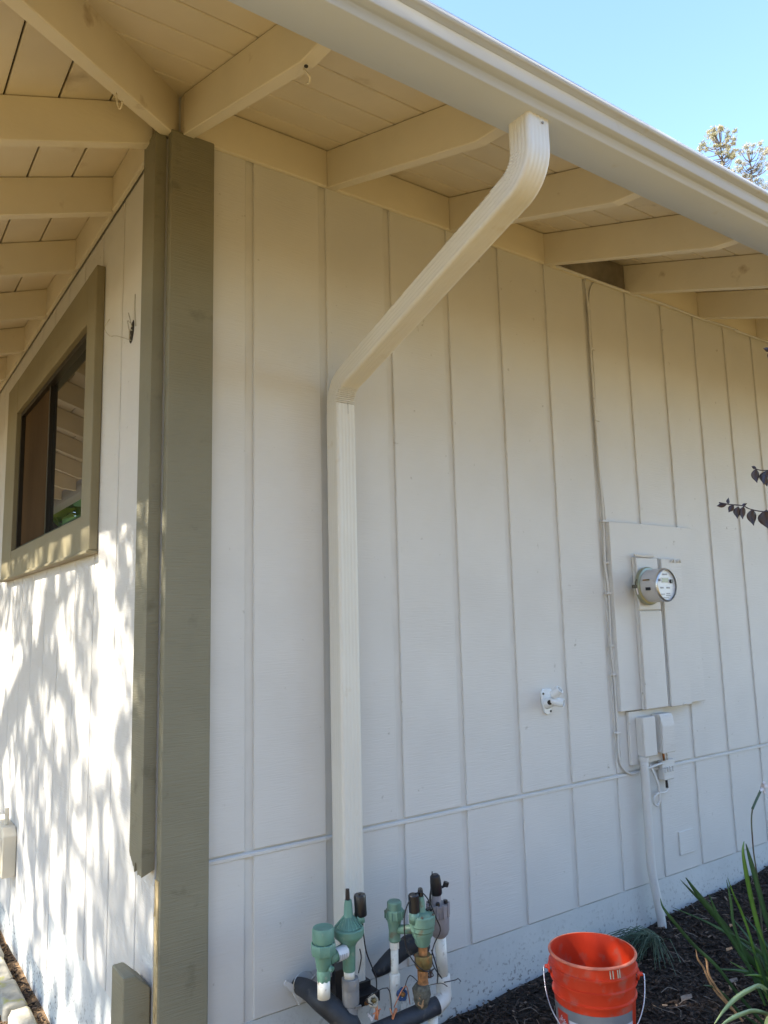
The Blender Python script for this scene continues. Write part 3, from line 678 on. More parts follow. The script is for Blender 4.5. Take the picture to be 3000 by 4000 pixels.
# ------------------------------------------------------------------ sprinkler valves
def ngon(mb, r, h0, h1, c, n=6, axis=(0, 0, 1)): mb.lathe([(r*.96, h0), (r, h0+.003), (r, h1-.003), (r*.96, h1)], c, axis, sides=n)
def valve_A():
    t = thing('sprinkler_valve', 'green anti-siphon sprinkler valve nearest the corner with white label on its bridge', 'valve', (.55, -.25, .2), 'anti-siphon sprinkler valves by the downspout')
    x, y = .490, -.25
    MB().lathe([(0.0353, .500), (0.0369, .504), (0.0369, .538), (0.0336, .546), (0.0000, .544)], (x, y, 0), (0, 0, 1), 28, cap=False).build('cap', M['greenpl'], t, autosmooth=35)
    mb = MB(); ngon(mb, 0.0426, .462, .497, (x, y, 0), 8); mb.lathe([(0.0312, .495), (0.0312, .502)], (x, y, 0), seg=20)
    for k in range(8):
        a = k*math.pi/4+.4; mb.box(x+.037*math.cos(a)-.002, x+.037*math.cos(a)+.002, y+.037*math.sin(a)-.002, y+.037*math.sin(a)+.002, .495, .503)
    mb.build('union_nut', M['greenpl'], t, autosmooth=30)
    mb = MB(); mb.lathe([(0.0197, .380), (0.0221, .384), (0.0230, .405), (0.0213, .412), (0.0246, .420), (0.0271, .445), (0.0328, .463)], (x, y, 0), seg=22)
    ngon(mb, 0.0230, .378, .408, (x, y, 0), 8)
    mb.tube([(x+.008, y-.03, .425), (x+.012, y-.04, .422)], 0.0090, 8, 0)
    mb.build('body', M['greenpl'], t, autosmooth=35)
    MB().tube([(x, y, .385), (x, y, .325)], 0.0213, 18, 0).build('riser', M['white_pvc'], t, smooth=True)
    # valve side
    vx, vy = .600, -.235
    MB().tube([(x+.02, y, .442), (vx-.01, vy, .448)], 0.0213, 16, 0).build('bridge', M['greenpl'], t, smooth=True)
    mb = MB(); mb.lathe([(0.0223, .0), (0.0223, .042)], (x+.047, y-.0015, .4445), Vector((vx-x, vy-y, .008)), 18, cap=False); mb.build('paper_label', M['paper'], t, smooth=True)
    for k in range(4):
        MB().box(x+.052+k*.008, x+.054+k*.008, y-.0255, y-.0242, .432, .452).build('printed_mark', M['print'], t)
    MB().lathe([(0.0197, .375), (0.0213, .38), (0.0230, .455), (0.0312, .470), (0.0492, .486), (0.0533, .496), (0.0533, .512), (0.0492, .516)], (vx, vy, 0), seg=28).build('valve_bowl', M['greenpl'], t, autosmooth=35)
    mb = MB(); mb.lathe([(0.0426, .513), (0.0377, .519), (0.0262, .532), (0.0172, .544), (0.0156, .562), (0.0139, .590), (0.0115, .604)], (vx, vy, 0), seg=24); mb.build('bonnet', M['greenpl'], t, autosmooth=40)
    mb = MB()
    for k in range(18):
        a = k*2*math.pi/18; c, s = math.cos(a), math.sin(a)
        mb.tube([(vx+.048*c, vy+.048*s, .517), (vx+.018*c, vy+.018*s, .550)], .0018, 4, 0)
    mb.build('bonnet_ribs', M['greenpl'], t)['kind'] = 'stuff'
    MB().tube([(vx+.030, vy-.004, .535), (vx+.052, vy-.008, .540)], 0.0213, 14, 0).build('solenoid_seat', M['greenpl'], t, smooth=True)
    MB().lathe([(0.0197, .0), (0.0213, .003), (0.0213, .066), (0.0189, .071)], (vx+.045, vy-.010, .545), (-.05, 0, 1), 22).build('solenoid', M['black'], t, autosmooth=30)
    MB().lathe([(0.0066, 0), (0.0057, .006)], (vx+.040, vy-.012, .615), (0, 0, 1), 8).build('solenoid_boss', M['black'], t)
    MB().lathe([(0.0070, .602), (0.0078, .606), (0.0078, .620), (0.0066, .640)], (vx-.002, vy, 0), sides=8).build('bleed_screw', M['black'], t)
    MB().tube([(vx, vy, .38), (vx, vy, .352)], 0.0189, 16, 0).build('nipple', M['white_pvc'], t, smooth=True)
    mb = MB(); ngon(mb, 0.0303, .315, .352, (vx+.004, vy, 0), 8); mb.lathe([(0.0279, .268), (0.0295, .275), (0.0295, .318)], (vx+.004, vy, 0), seg=18)
    mb.build('union', M['grey_pvc'], t, autosmooth=30)
    mb = MB(); mb.lathe([(0.0180, .13), (0.0197, .2), (0.0238, .225), (0.0246, .262), (0.0197, .268)], (vx+.004, vy, 0), seg=16); mb.build('lower_riser', M['grey_pvc'], t, autosmooth=35)
    MB().box(vx+.004, vx+.024, vy-.036, vy-.031, .262, .272).build('bright_clip', M['steel'], t)
    mb = MB(); mb.tube([(.652, -.243, .54), (.652, -.25, .48), (.662, -.25, .423), (.683, -.25, .372), (.700, -.25, .33), (.700, -.25, .286), (.690, -.25, .255)], .0024, 6, 4); mb.build('lead_wire', M['black'], t, smooth=True)
    MB().tube([(.636, -.248, .44), (.640, -.25, .41), (.628, -.25, .365)], .0022, 6, 4).build('lead_wire', M['black'], t, smooth=True)
valve_A()
def valve_B():
    t = thing('sprinkler_valve', 'middle weathered green sprinkler valve on rusty brass riser', 'valve', (.83, -.28, .2), 'anti-siphon sprinkler valves by the downspout')
    x, y = .806, -.22
    MB().lathe([(0.0234, .520), (0.0265, .523), (0.0265, .548), (0.0218, .553)], (x, y, 0), seg=24).build('cap', M['greenpl2'], t, autosmooth=35)
    mb = MB(); ngon(mb, 0.0328, .493, .523, (x, y, 0), 10)
    for k in range(10):
        a = k*math.pi/5; mb.box(x+.033*math.cos(a)-.003, x+.033*math.cos(a)+.003, y+.033*math.sin(a)-.003, y+.033*math.sin(a)+.003, .494, .521)
    mb.build('union_nut', M['greenpl2'], t)
    MB().lathe([(0.0179, .415), (0.0218, .42), (0.0203, .45), (0.0234, .475), (0.0281, .494)], (x-.002, y, 0), seg=20).build('body', M['greenpl2'], t, autosmooth=40)
    MB().lathe([(0.0172, .392), (0.0172, .434)], (x-.004, y, 0), sides=8).build('coupling', M['white_pvc'], t)
    MB().tube([(x-.004, y, .395), (x-.006, y, .26)], 0.0140, 16, 0).build('riser', M['white_pvc'], t, smooth=True)
    mb = MB(); mb.lathe([(0.0172, .255), (0.0195, .26), (0.0195, .305), (0.0164, .310)], (x-.006, y, 0), seg=18); mb.lathe([(0.0203, .14), (0.0203, .255)], (x-.006, y, 0), seg=18)
    mb.build('tee', M['white_pvc'], t, autosmooth=35)
    vx, vy = .862, -.31
    MB().tube([(x, y, .455), (vx, vy, .470)], 0.0156, 14, 0).build('bridge', M['greenpl2'], t, smooth=True)
    mb = MB(); mb.lathe([(0.0221, .415), (0.0276, .425), (0.0294, .438), (0.0368, .450), (0.0377, .462), (0.0423, .468), (0.0432, .482), (0.0460, .486), (0.0469, .515), (0.0423, .520)], (vx, vy, 0), seg=26); mb.build('valve_bowl', M['greenpl2'], t, autosmooth=30)
    MB().lathe([(0.0405, .518), (0.0313, .526), (0.0166, .530), (0.0147, .560), (0.0120, .580)], (vx-.004, vy, 0), seg=20).build('bonnet', M['greenpl2'], t, autosmooth=40)
    MB().lathe([(0.0166, 0), (0.0193, .003), (0.0193, .058), (0.0166, .062)], (vx-.036, vy-.004, .534), (-.04, 0, 1), 20).build('solenoid', M['black'], t, autosmooth=30)
    MB().tube([(vx-.036, vy, .50), (vx-.036, vy-.004, .536)], 0.0184, 14, 0).build('solenoid_seat', M['greenpl2'], t, smooth=True)
    MB().lathe([(0.0083, .578), (0.0101, .582), (0.0092, .602), (0.0074, .608)], (vx-.004, vy, 0), sides=8).build('bleed_screw', M['black'], t)
    for k in range(5):
        a = k*2*math.pi/5+.3
        MB().lathe([(0.0051, 0), (0.0046, .006)], (vx+.042*math.cos(a), vy+.042*math.sin(a), .519), (0, 0, 1), 8).build('bolt', M['muck'], t)
    MB().tube([(vx+.016, vy-.005, .53), (vx+.026, vy-.012, .536), (vx+.034, vy-.01, .528)], 0.0055, 8, 3).build('flow_stem', M['black'], t, smooth=True)
    MB().lathe([(0.0156, .385), (0.0166, .415)], (vx, vy, 0), seg=14).build('rusty_nipple', M['rust'], t)
    mb = MB(); ngon(mb, 0.0313, .345, .385, (vx, vy, 0), 8); mb.lathe([(0.0184, .335), (0.0276, .345)], (vx, vy, 0), seg=14); mb.build('brass_union', M['brass'], t, autosmooth=30)
    mb = MB(); mb.lathe([(0.0202, .290), (0.0184, .30), (0.0193, .335)], (vx-.004, vy, 0), seg=14); mb.build('rusty_collar', M['rust'], t)
    mb = MB(); mb.lathe([(0.0184, .215), (0.0258, .235), (0.0313, .255), (0.0313, .280), (0.0221, .292)], (vx-.012, vy, 0), seg=12, fn=lambda a, h: 1+.08*math.sin(a*5+h*90)); mb.build('clogged_fitting', M['muck'], t)
    mb = MB()
    mb.tube([(vx-.036, vy-.004, .594), (.800, -.315, .572), (.786, -.31, .535), (.783, -.31, .489), (.790, -.31, .423), (.812, -.325, .376), (.845, -.345, .345), (.890, -.34, .342)], .0022, 6, 4)
    mb.build('lead_wire', M['black'], t, smooth=True)
    MB().tube([(vx-.034, vy-.006, .597), (.856, -.32, .596), (.880, -.33, .565), (.908, -.33, .505), (.928, -.33, .456), (.905, -.32, .411), (.900, -.31, .365), (.918, -.3, .325), (.975, -.27, .262)], .0022, 6, 4).build('lead_wire', M['black'], t, smooth=True)
    MB().tube([(.885, -.33, .40), (.905, -.32, .36), (.925, -.31, .31), (.93, -.30, .27)], .0022, 6, 4).build('lead_wire', M['black'], t, smooth=True)
valve_B()
def valve_C():
    t = thing('sprinkler_valve', 'grey sprinkler valve on tall white pipe farthest right with black solenoid', 'valve', (1.02, -.2, .15), 'anti-siphon sprinkler valves by the downspout')
    x, y = 1.026, -.2
    MB().lathe([(.024, 0.373), (.033, 0.383), (.036, 0.393), (.038, 0.398), (.039, 0.446)], (x, y, 0), seg=26).build('body', M['greyviolet'], t, autosmooth=30)
    mb = MB(); ngon(mb, .041, 0.446, 0.490, (x-.004, y, 0), 12)
    for k in range(10):
        a = k*math.pi/5+.2; mb.box(x-.004+.041*math.cos(a)-.004, x-.004+.041*math.cos(a)+.004, y+.041*math.sin(a)-.004, y+.041*math.sin(a)+.004, 0.448, 0.494)
    mb.build('bonnet_ring', M['greyviolet'], t)
    for k in range(4):
        a = k*math.pi/2+.9
        MB().lathe([(.0075, 0), (.0085, .002), (.0075, .012)], (x-.004+.030*math.cos(a), y+.030*math.sin(a), 0.491), (0, 0, 1), 8).build('bolt', M['black'], t)
    MB().lathe([(.020, 0.490), (.017, .53), (.016, 0.538)], (x-.010, y, 0), seg=16).build('stem', M['greyviolet'], t, autosmooth=30)
    MB().lathe([(.019, 0), (.022, .006), (.021, .05), (.019, .068), (.012, .075)], (x-.008, y, 0.523), (-.08, 0, 1), 22).build('solenoid', M['black'], t, autosmooth=35)
    MB().tube([(x+.008, y-.006, 0.546), (x+.034, y-.010, 0.552)], .005, 8, 0).build('flow_control_stem', M['black'], t)
    MB().lathe([(.010, 0), (.011, .002), (.011, .016)], (x+.026, y-.012, 0.549), (.25, -.2, 1), 12).build('flow_control_knob', M['black'], t)
    MB().tube([(x+.001, y, .39), (x+.010, y, .22)], .0215, 16, 0).build('riser', M['white_pvc'], t, smooth=True)
    mb = MB(); mb.tube([(x+.010, y, .235), (x+.012, y, .185), (x+.004, y-.006, .160), (x-.02, y-.014, .150), (x-.045, y-.022, .146)], .028, 14, 3, radii=[.026, .028, .030, .028, .026]); mb.build('elbow', M['white_pvc'], t, smooth=True)
    mb = MB(); mb.lathe([(.030, .0), (.030, .012)], (x-.040, y-.021, .146), (-1, -.2, 0), 16); mb.build('collar', M['white_pvc'], t)
    MB().tube([(x-.026, y, .61), (x-.032, y, 0.563), (x-.044, y-.003, 0.523), (x-.048, y-.005, .49)], .0022, 6, 4).build('lead_wire', M['black'], t, smooth=True)
    MB().tube([(x-.024, y, .60), (x-.030, y, 0.553), (x-.040, y-.005, .54), (x-.044, y-.008, .49)], .0022, 6, 4).build('lead_wire', M['black'], t, smooth=True)
valve_C()
mf = thing('pipe_manifold', 'black foam wrapped irrigation manifold pipe below the valves', 'pipe', (.7, -.25, 0))
MB().tube([(.53, .02, .262), (.515, -.10, .290), (.52, -.18, .285), (.575, -.23, .225), (.60, -.245, .16), (.60, -.25, -.25)], .05, 18, 4, radii=[.026, .032, .037, .038, .038, .038]).build('foam_pipe', M['blackrub'], mf, smooth=True)
MB().tube([(.600, -.27, .165), (.72, -.285, .178), (.915, -.315, .206)], .03, 20, 2, radii=[.032, .031, .029]).build('foam_pipe', M['blackrub'], mf, smooth=True)
MB().lathe([(.0, 0), (.036, .002), (.042, .012), (.041, .03), (.036, .036)], (.600, -.295, .165), (-.35, -.9, .2), 24, cap=False).build('pipe_end_cap', M['grey_pvc'], mf, smooth=True)
MB().tube([(.600, -.235, .235), (.600, -.235, .12)], .026, 14, 0).build('brass_nipple', M['brass'], mf)
for (x, y, z0) in ((.850, -.29, .16), (.905, -.30, .165)):
    MB().tube([(x, y, z0), (x+.004, y, -.25)], .018 if x > .88 else .006, 12, 0).build('leg_pipe', M['white_pvc'], mf, smooth=True)
mb = MB(); mb.tube([(.79, -.10, .27), (.83, -.11, .290), (.88, -.12, .320), (.95, -.13, .345), (.99, -.14, .31)], .036, 16, 3, radii=[.016, .029, .033, .037, .036])
tag(mb.build('foam_sleeve', M['blackrub'], smooth=True), 'slanted black foam sleeve lying behind the white riser pipes', 'pipe cover')
tag(MB().prism([(-.12, .40), (-.12, .10), (-.16, .10), (-.14, .34)], 'x', .60, .665).build('rubber_flap', M['black']), 'black rubber flap standing between corner pipe and downspout', 'flap')
rw = random.Random(9)
for k in range(5):
    x = .66+k*.075+rw.uniform(-.02, .02); y = -.27-rw.uniform(0, .05); L = rw.uniform(.08, .16)
    tag(MB().tube([(x, y, .225+rw.uniform(0, .05)), (x+rw.uniform(-.04, .05), y-.02, .30+rw.uniform(-.03, .04)), (x+L*.6, y-.01, .27+rw.uniform(-.03, .05)), (x+L, y+.02, .215+rw.uniform(0, .05))], .0017, 5, 4).build('control_wire', M[['black', 'copper', 'black', 'stalk', 'black'][k]], smooth=True),
        ['black control wire curling near the corroded tap handle', 'copper coloured control wire arching over the black pipe', 'black control wire looping in front of the white tee', 'reddish control wire curling by the blue tap handle', 'black control wire draped right of the clogged fitting'][k], 'wire')
# gate valve handles
def handle(c, ax, m, label):
    t = thing('tap_handle', label, 'tap handle', c); mb = MB()
    q = Vector((0, 0, 1)).rotation_difference(Vector(ax).normalized()); pts = []
    for k in range(25):
        a = 2*math.pi*k/24; r = .0165*(1+.13*math.cos(5*a)); pts.append(Vector(c)+q @ Vector((r*math.cos(a), r*math.sin(a), 0)))
    mb.tube(pts, .0045, 7, 0)
    for k in range(5):
        a = 2*math.pi*k/5; mb.tube([Vector(c), Vector(c)+q @ Vector((.02*math.cos(a), .02*math.sin(a), 0))], .003, 5, 0)
    mb.build('wheel', m, t, smooth=True)
    MB().lathe([(.008, -.004), (.008, .010), (.004, .014)], c, ax, 10).build('spindle_nut', M['brass'], t)
    MB().tube([Vector(c), Vector(c)-Vector(ax).normalized()*.045], .007, 8, 0).build('spindle', M['brass'], t)
handle((.672, -.27, .272), (.1, -.9, .5), M['scuff'], 'corroded round tap handle between the first valve and manifold')
handle((.795, -.27, .258), (-.1, -.9, .35), M['blue'], 'blue round tap handle in front of the white tee')
# bare wire splices
def splice(c, n, m, lab):
    mb = MB(); r = random.Random(int(c[0]*1000))
    for k in range(n):
        p = Vector(c); mb.tube([p, p+Vector((r.uniform(-.015, .015), r.uniform(-.01, .01), r.uniform(.0, .02))), p+Vector((r.uniform(-.02, .02), r.uniform(-.01, .01), r.uniform(.02, .05)))], .0022, 5, 3)
    tag(mb.build('wire_splice', m, smooth=True), lab, 'wire')
splice((.682, -.275, .215), 6, M['copper'], 'copper wire splice below the corroded tap handle')
splice((.735, -.29, .20), 4, M['copper'], 'copper wire ends sticking up from middle of the black pipe')
splice((.838, -.33, .228), 5, M['dryleaf'], 'tan wire ends in front of the clogged fitting')
splice((.665, -.27, .21), 4, M['petal'], 'white wire end hanging beside the grey riser')
splice((.94, -.25, .27), 7, M['stalk'], 'tangle of reddish thin wire near the right white elbow')
# wire ring and bracket at the wall pipe
t = thing('wire_hanger', 'thin wire loop and bent metal strap on wall above the foam pipe', 'wire', (.52, -.03, .28))
pts = [(.53+.040*math.cos(a), -.04, .292+.034*math.sin(a)) for a in np.linspace(.2, 3.6, 14)]
MB().tube(pts, .0016, 6, 2).build('loop', M['steel'], t, smooth=True)
MB().prism([(.455, .300), (.462, .312), (.50, .285), (.53, .232), (.515, .215), (.49, .262)], 'y', -.034, -.026, bev=.001).build('strap', M['siding'], t)
for p in ((.512, -.06, .296), (.535, -.06, .288), (.55, -.06, .30)):
    MB().tube([p, (p[0]+.012, p[1]-.01, p[2]+.016)], .004, 6, 0).build('hook', M['steel'], t)

# ------------------------------------------------------------------ bucket
bc = Vector((1.442, -.574, -.055)); HB = .390; R1 = .152; R0 = .131
bk = thing('bucket', 'orange plastic bucket with wire handle and grey printed band on the mulch', 'bucket', bc)
def rb(z): return R0+(R1-R0)*z/HB
outer = [(R0-.004, 0), (R0, .004), (rb(.25), .25)]
outer = [(R0-.006, 0), (R0, .005), (rb(.255), .255), (rb(.256)+.006, .257), (rb(.262)+.006, .262), (rb(.264), .265), (rb(.300), .300), (rb(.302)+.007, .302), (rb(.31)+.007, .308), (rb(.312)+.001, .311),
         (rb(.345)+.001, .345), (rb(.347)+.009, .346), (rb(.352)+.009, .353), (rb(.355)+.002, .356), (rb(.388)+.001, .388), (rb(.39)+.006, .389), (rb(.395)+.006, .394), (rb(.395)+.002, .397), (rb(.395)-.003, .395)]
inner = [(rb(z)-.0035, z) for z in (.38, .3, .2, .1, .012)]
mb = MB(); mb.lathe(outer+inner+[(.001, .010)], bc, seg=64, cap=False); mb.build('body', M['orange'], bk, autosmooth=50)
MB().lathe([(rb(.395)+.0062, .3895), (rb(.395)+.0066, .3925), (rb(.395)+.0052, .3955), (rb(.395)+.001, .3976), (rb(.395)-.002, .3965)], bc, seg=64, cap=False).build('rim', M['rimdust'], bk, smooth=True)
def cyl_patch(name, m, a0, a1, z0, z1, off, n=24, parent=bk):
    V = []; F = []
    for i in range(n+1):
        a = math.radians(a0+(a1-a0)*i/n)
        for z in (z0, z1):
            r = rb(z)+off; V.append((bc.x+r*math.cos(a), bc.y+r*math.sin(a), bc.z+z))
    for i in range(n): F.append((2*i, 2*i+2, 2*i+3, 2*i+1))
    return pymesh(name, V, F, m, parent, smooth=True)
# camera azimuth from the bucket ~ 221 deg
CA = 221.0
cyl_patch('printed_band', M['blabel'], CA-86, CA+62, .03, .232, .0006)
cyl_patch('printed_band', M['blabelw'], CA-40, CA+62, .03, .197, .0010)
cyl_patch('logo_square', M['red'], CA-66, CA-42, .125, .215, .0012)
def logo_text():
    cu = bpy.data.curves.new('logo_text', 'FONT'); cu.body = 'THE\nHOME\nDEPOT'; cu.size = .032; cu.space_line = .80; cu.align_x = 'CENTER'; cu.offset = .0006
    ob = bpy.data.objects.new('tmp', cu); COL.objects.link(ob)
    bpy.context.view_layer.update()
    me = bpy.data.meshes.new_from_object(ob); bpy.data.objects.remove(ob)
    n = len(me.vertices); co = np.zeros(n*3); me.vertices.foreach_get('co', co); co = co.reshape(-1, 3); c0 = (co.min(0)+co.max(0))/2; co -= c0
    th = math.radians(38); x = (co[:, 0]*math.cos(th)-co[:, 1]*math.sin(th)); z = (co[:, 0]*math.sin(th)+co[:, 1]*math.cos(th))
    x *= .058/(x.max()-x.min()); z *= .078/(z.max()-z.min())
    z = z+.168; a = np.radians(CA-54)+x/.15; r = rb(z)+.0018
    V = np.stack([bc.x+r*np.cos(a), bc.y+r*np.sin(a), bc.z+z], 1).reshape(-1)
    me.vertices.foreach_set('co', V); me.update()
    o = finish(me, 'logo_text', M['blabelw'], bk)
logo_text()
# plaster smear scribbles on the rim
mb = MB()
for k, (da, w_) in enumerate(((22, .012), (26, .004), (33, .007), (36, .004))):
    a = math.radians(CA+da); a2 = math.radians(CA+da+.6)
    r = R1+.0012
    mb.tube([(bc.x+r*math.cos(a), bc.y+r*math.sin(a), bc.z+.385), (bc.x+r*math.cos(a2), bc.y+r*math.sin(a2), bc.z+.358)], .0022, 5, 0)
mb.build('dried_smear', M['scuff'], bk)
# bail handle hanging down + ears
ax = math.radians(CA+90)
ex = Vector((math.cos(ax), math.sin(ax), 0)); fw = Vector((math.cos(math.radians(CA)), math.sin(math.radians(CA)), 0))
for s in (1, -1):
    MB().lathe([(.020, 0), (.020, .006), (.008, .010), (.006, .020)], bc+ex*s*(R1+.002)+Vector((0, 0, .325)), ex*s, 16).build('handle_ear', M['orange'], bk, autosmooth=30)
pts = []
for k in range(25):
    a = math.pi*k/24
    pts.append(bc+ex*((R1+.026)*math.cos(a)*(1.0 if True else 1))+fw*(math.sin(a)*.085+ .0)+Vector((0, 0, .325-.180*math.sin(a)**.8)))
pts = [pts[0]-ex*.012]+pts+[pts[-1]+ex*.012]
MB().tube([p+fw*(.08*math.sin(math.pi*max(0, min(24, i-1))/24)) for i, p in enumerate(pts)], .0021, 8, 2).build('wire_handle', M['steel'], bk, smooth=True)

# ------------------------------------------------------------------ strap-leaf plant
def ribbon(pts, width, name, m, parent, fold=.25, face=None, taper=.8):
    P = [Vector(p) for p in pts]; Q = []
    for i in range(len(P)-1):
        p0 = P[max(i-1, 0)]; p1 = P[i]; p2 = P[i+1]; p3 = P[min(i+2, len(P)-1)]
        for k in range(4):
            t = k/4; Q.append(.5*((2*p1)+(-p0+p2)*t+(2*p0-5*p1+4*p2-p3)*t*t+(-p0+3*p1-3*p2+p3)*t**3))
    Q.append(P[-1]); V = []; F = []; n = len(Q); view = Vector(face) if face else Vector((-.70, -.65, .25)).normalized()
    for i, p in enumerate(Q):
        t = (Q[min(i+1, n-1)]-Q[max(i-1, 0)]).normalized(); s = t.cross(view)
        s = s.normalized() if s.length > 1e-4 else Vector((1, 0, 0)); nn = s.cross(t)
        f = i/(n-1); wv = width*min(1, (f*7)**taper if f < .9 else (f*7)**taper)*(1-.25*f)
        wv = width*min(1.0, .12+3.2*f)
        V += [p-s*wv/2+nn*wv*fold, p, p+s*wv/2+nn*wv*fold, p-nn*.0012]
    for i in range(n-1):
        a = 4*i; b = 4*(i+1); F += [(a, a+1, b+1, b), (a+1, a+2, b+2, b+1), (a, b, b+3, a+3), (a+2, a+3, b+3, b+2)]
    return pymesh(name, [tuple(v) for v in V], F, m, parent, smooth=True)
pl = thing('strap_leaf_plant', 'clump of long green strap leaves at the lower right corner', 'plant', (2.15, -.85, -.02))
base = (2.22, -.84, -.03)
LV = {'A': [(1.79, -.75, .564), (1.871, -.75, .476), (1.98, -.76, .364), (2.077, -.77, .252), (2.179, -.79, .144), (2.25, -.82, .034)],
      'A2': [(1.797, -.72, .548), (1.88, -.73, .470), (1.95, -.75, .40), (2.08, -.78, .24)],
      'B': [(2.119, -.80, .648), (2.104, -.80, .609), (2.114, -.80, .524), (2.136, -.80, .416), (2.151, -.81, .31), (2.169, -.82, .204), (2.18, -.83, .083), (2.2, -.84, -.02)],
      'C': [(2.213, -.75, .612), (2.231, -.75, .553), (2.254, -.76, .441), (2.273, -.77, .331), (2.283, -.79, .222), (2.28, -.82, .0)],
      'D': [(1.561, -.80, .552), (1.573, -.80, .518), (1.633, -.80, .454), (1.74, -.80, .35), (1.853, -.81, .253), (1.96, -.82, .13), (2.08, -.84, .0)],
      'E': [(1.854, -.80, .505), (1.905, -.80, .407), (1.967, -.80, .326), (2.048, -.81, .215), (2.15, -.83, .06)],
      'F': [(1.675, -.90, .142), (1.741, -.90, .170), (1.82, -.90, .188), (1.907, -.90, .191), (1.995, -.89, .175), (2.1, -.87, .10), (2.18, -.85, .0)],
      'G': [(1.626, -.95, .166), (1.679, -.95, .172), (1.76, -.95, .169), (1.862, -.94, .147), (2.0, -.92, .08), (2.12, -.88, -.01)],
      'H': [(1.984, -.80, .538), (2.018, -.80, .462), (2.055, -.80, .401), (2.086, -.81, .305), (2.12, -.82, .15), (2.16, -.84, 0)],
      'I': [(1.976, -.80, .531), (1.989, -.80, .468), (1.994, -.80, .427), (2.0, -.80, .36), (2.04, -.81, .24), (2.12, -.83, .05)],
      'K': [(1.775, -.80, .206), (1.842, -.80, .180), (1.9, -.81, .133), (1.957, -.82, .071), (2.05, -.84, .0)],
      'N': [(2.33, -.80, .60), (2.30, -.80, .48), (2.27, -.81, .30), (2.24, -.83, .05)],
      'O': [(2.20, -.86, .42), (2.205, -.86, .30), (2.21, -.86, .15), (2.22, -.85, -.02)],
      'Pn': [(2.05, -.86, .36), (2.09, -.86, .26), (2.13, -.86, .13), (2.18, -.85, -.02)],
      'Q': [(1.93, -.9, .33), (1.99, -.9, .25), (2.06, -.88, .13), (2.14, -.86, -.02)]}
WD = {'A': .026, 'A2': .010, 'B': .018, 'C': .020, 'D': .012, 'E': .015, 'F': .016, 'G': .014, 'H': .010, 'I': .011, 'K': .009, 'N': .02, 'O': .018, 'Pn': .016, 'Q': .012}
MT = {'F': 'leafpale', 'G': 'leafpale', 'B': 'leafyel', 'K': 'leafstrap', 'H': 'leafyel', 'O': 'leafyel'}
for k, v in LV.items(): ribbon(v, WD[k], 'strap_leaf', M[MT.get(k, 'leafstrap')], pl)
rr = random.Random(11)
for k in range(26):
    a = rr.uniform(0, 2*math.pi); L = rr.uniform(.22, .5); lean = rr.uniform(.15, .9); d = Vector((math.cos(a), math.sin(a), 0))
    b0 = Vector((2.22+rr.uniform(-.05, .05), -.86+rr.uniform(-.04, .04), -.02))
    pts = [b0+d*lean*L*t*t+Vector((0, 0, L*(t-.45*lean*t*t))) for t in (1, .8, .6, .4, .2, 0)]
    if pts[0].x < 1.95 and pts[0].z > .3: continue
    ribbon([tuple(p) for p in pts], rr.uniform(.010, .018), 'strap_leaf', M['leafstrap' if rr.random() < .7 else 'leafyel'], pl)
for i, pts in enumerate(([(1.746, -.80, .341), (1.754, -.80, .301), (1.784, -.80, .264), (1.817, -.80, .205), (1.866, -.80, .147), (1.96, -.82, .05)], [(1.785, -.80, .32), (1.807, -.80, .28), (1.814, -.80, .233), (1.86, -.81, .16), (1.96, -.83, .04)])):
    o = ribbon(pts, .008, 'dry_leaf_tip', M['dryleaf'], pl)
# a broad pale leaf at the very bottom edge
ribbon([(1.80, -1.0, .10), (1.86, -1.0, .118), (1.93, -.99, .118), (2.0, -.97, .10), (2.1, -.93, .02)], .05, 'strap_leaf', M['leafpale'], pl, face=(-.3, -.3, .9))
fs = thing('flower_stalk', 'thin pinkish flower stalk with white blossom before the wall at right', 'flower', (2.70, -.5, .03))
MB().tube([(2.700, -.5, .05), (2.700, -.5, .30), (2.694, -.5, .365), (2.686, -.5, .436), (2.687, -.5, .51), (2.692, -.5, .583), (2.710, -.5, .631)], .0035, 6, 4).build('stem', M['stalk'], fs, smooth=True)
MB().tube([(2.708, -.5, .628), (2.750, -.5, .664), (2.795, -.5, .700)], .006, 6, 3).build('bud_stem', M['needletuft'], fs, smooth=True)
for a in (10, 60, 130, 200, 290):
    r_ = math.radians(a); p = Vector((2.806, -.5, .712))
    ribbon([tuple(p+Vector((math.cos(r_)*.035, -.01, math.sin(r_)*.032))), tuple(p+Vector((math.cos(r_)*.018, -.006, math.sin(r_)*.02))), tuple(p)], .016, 'petal', M['petal'], fs)
# fallen grass tuft
gt = MB(); rr = random.Random(4)
for k in range(110):
    a = math.radians(rr.uniform(150, 235)); L = rr.uniform(.12, .34); b0 = Vector((2.34+rr.uniform(-.02, .02), -.17+rr.uniform(-.03, .03), .03+rr.random()*.02))
    d = Vector((math.cos(a), math.sin(a), 0)); gt.tube([b0, b0+d*L*.5+Vector((0, 0, rr.uniform(.01, .06))), b0+d*L+Vector((0, 0, rr.uniform(-.02, .03)))], .0016, 3, 2)
tag(gt.build('grass_tuft', M['needletuft'], origin=(2.3, -.2, 0)), 'uprooted tuft of thin green grass lying behind the bucket', 'grass', kind='stuff')
tw = MB()
for k in range(170):
    x = rr.uniform(.9, 4.2); y = rr.uniform(-1.4, -.03); a = rr.uniform(0, 6.28); L = rr.uniform(.03, .12); z = float(gh(x, y))+.012
    tw.tube([(x, y, z), (x+math.cos(a)*L*.5, y+math.sin(a)*L*.5, z+rr.uniform(0, .02)), (x+math.cos(a+.3)*L, y+math.sin(a+.3)*L, z+rr.uniform(-.005, .02))], .0014, 3, 2)
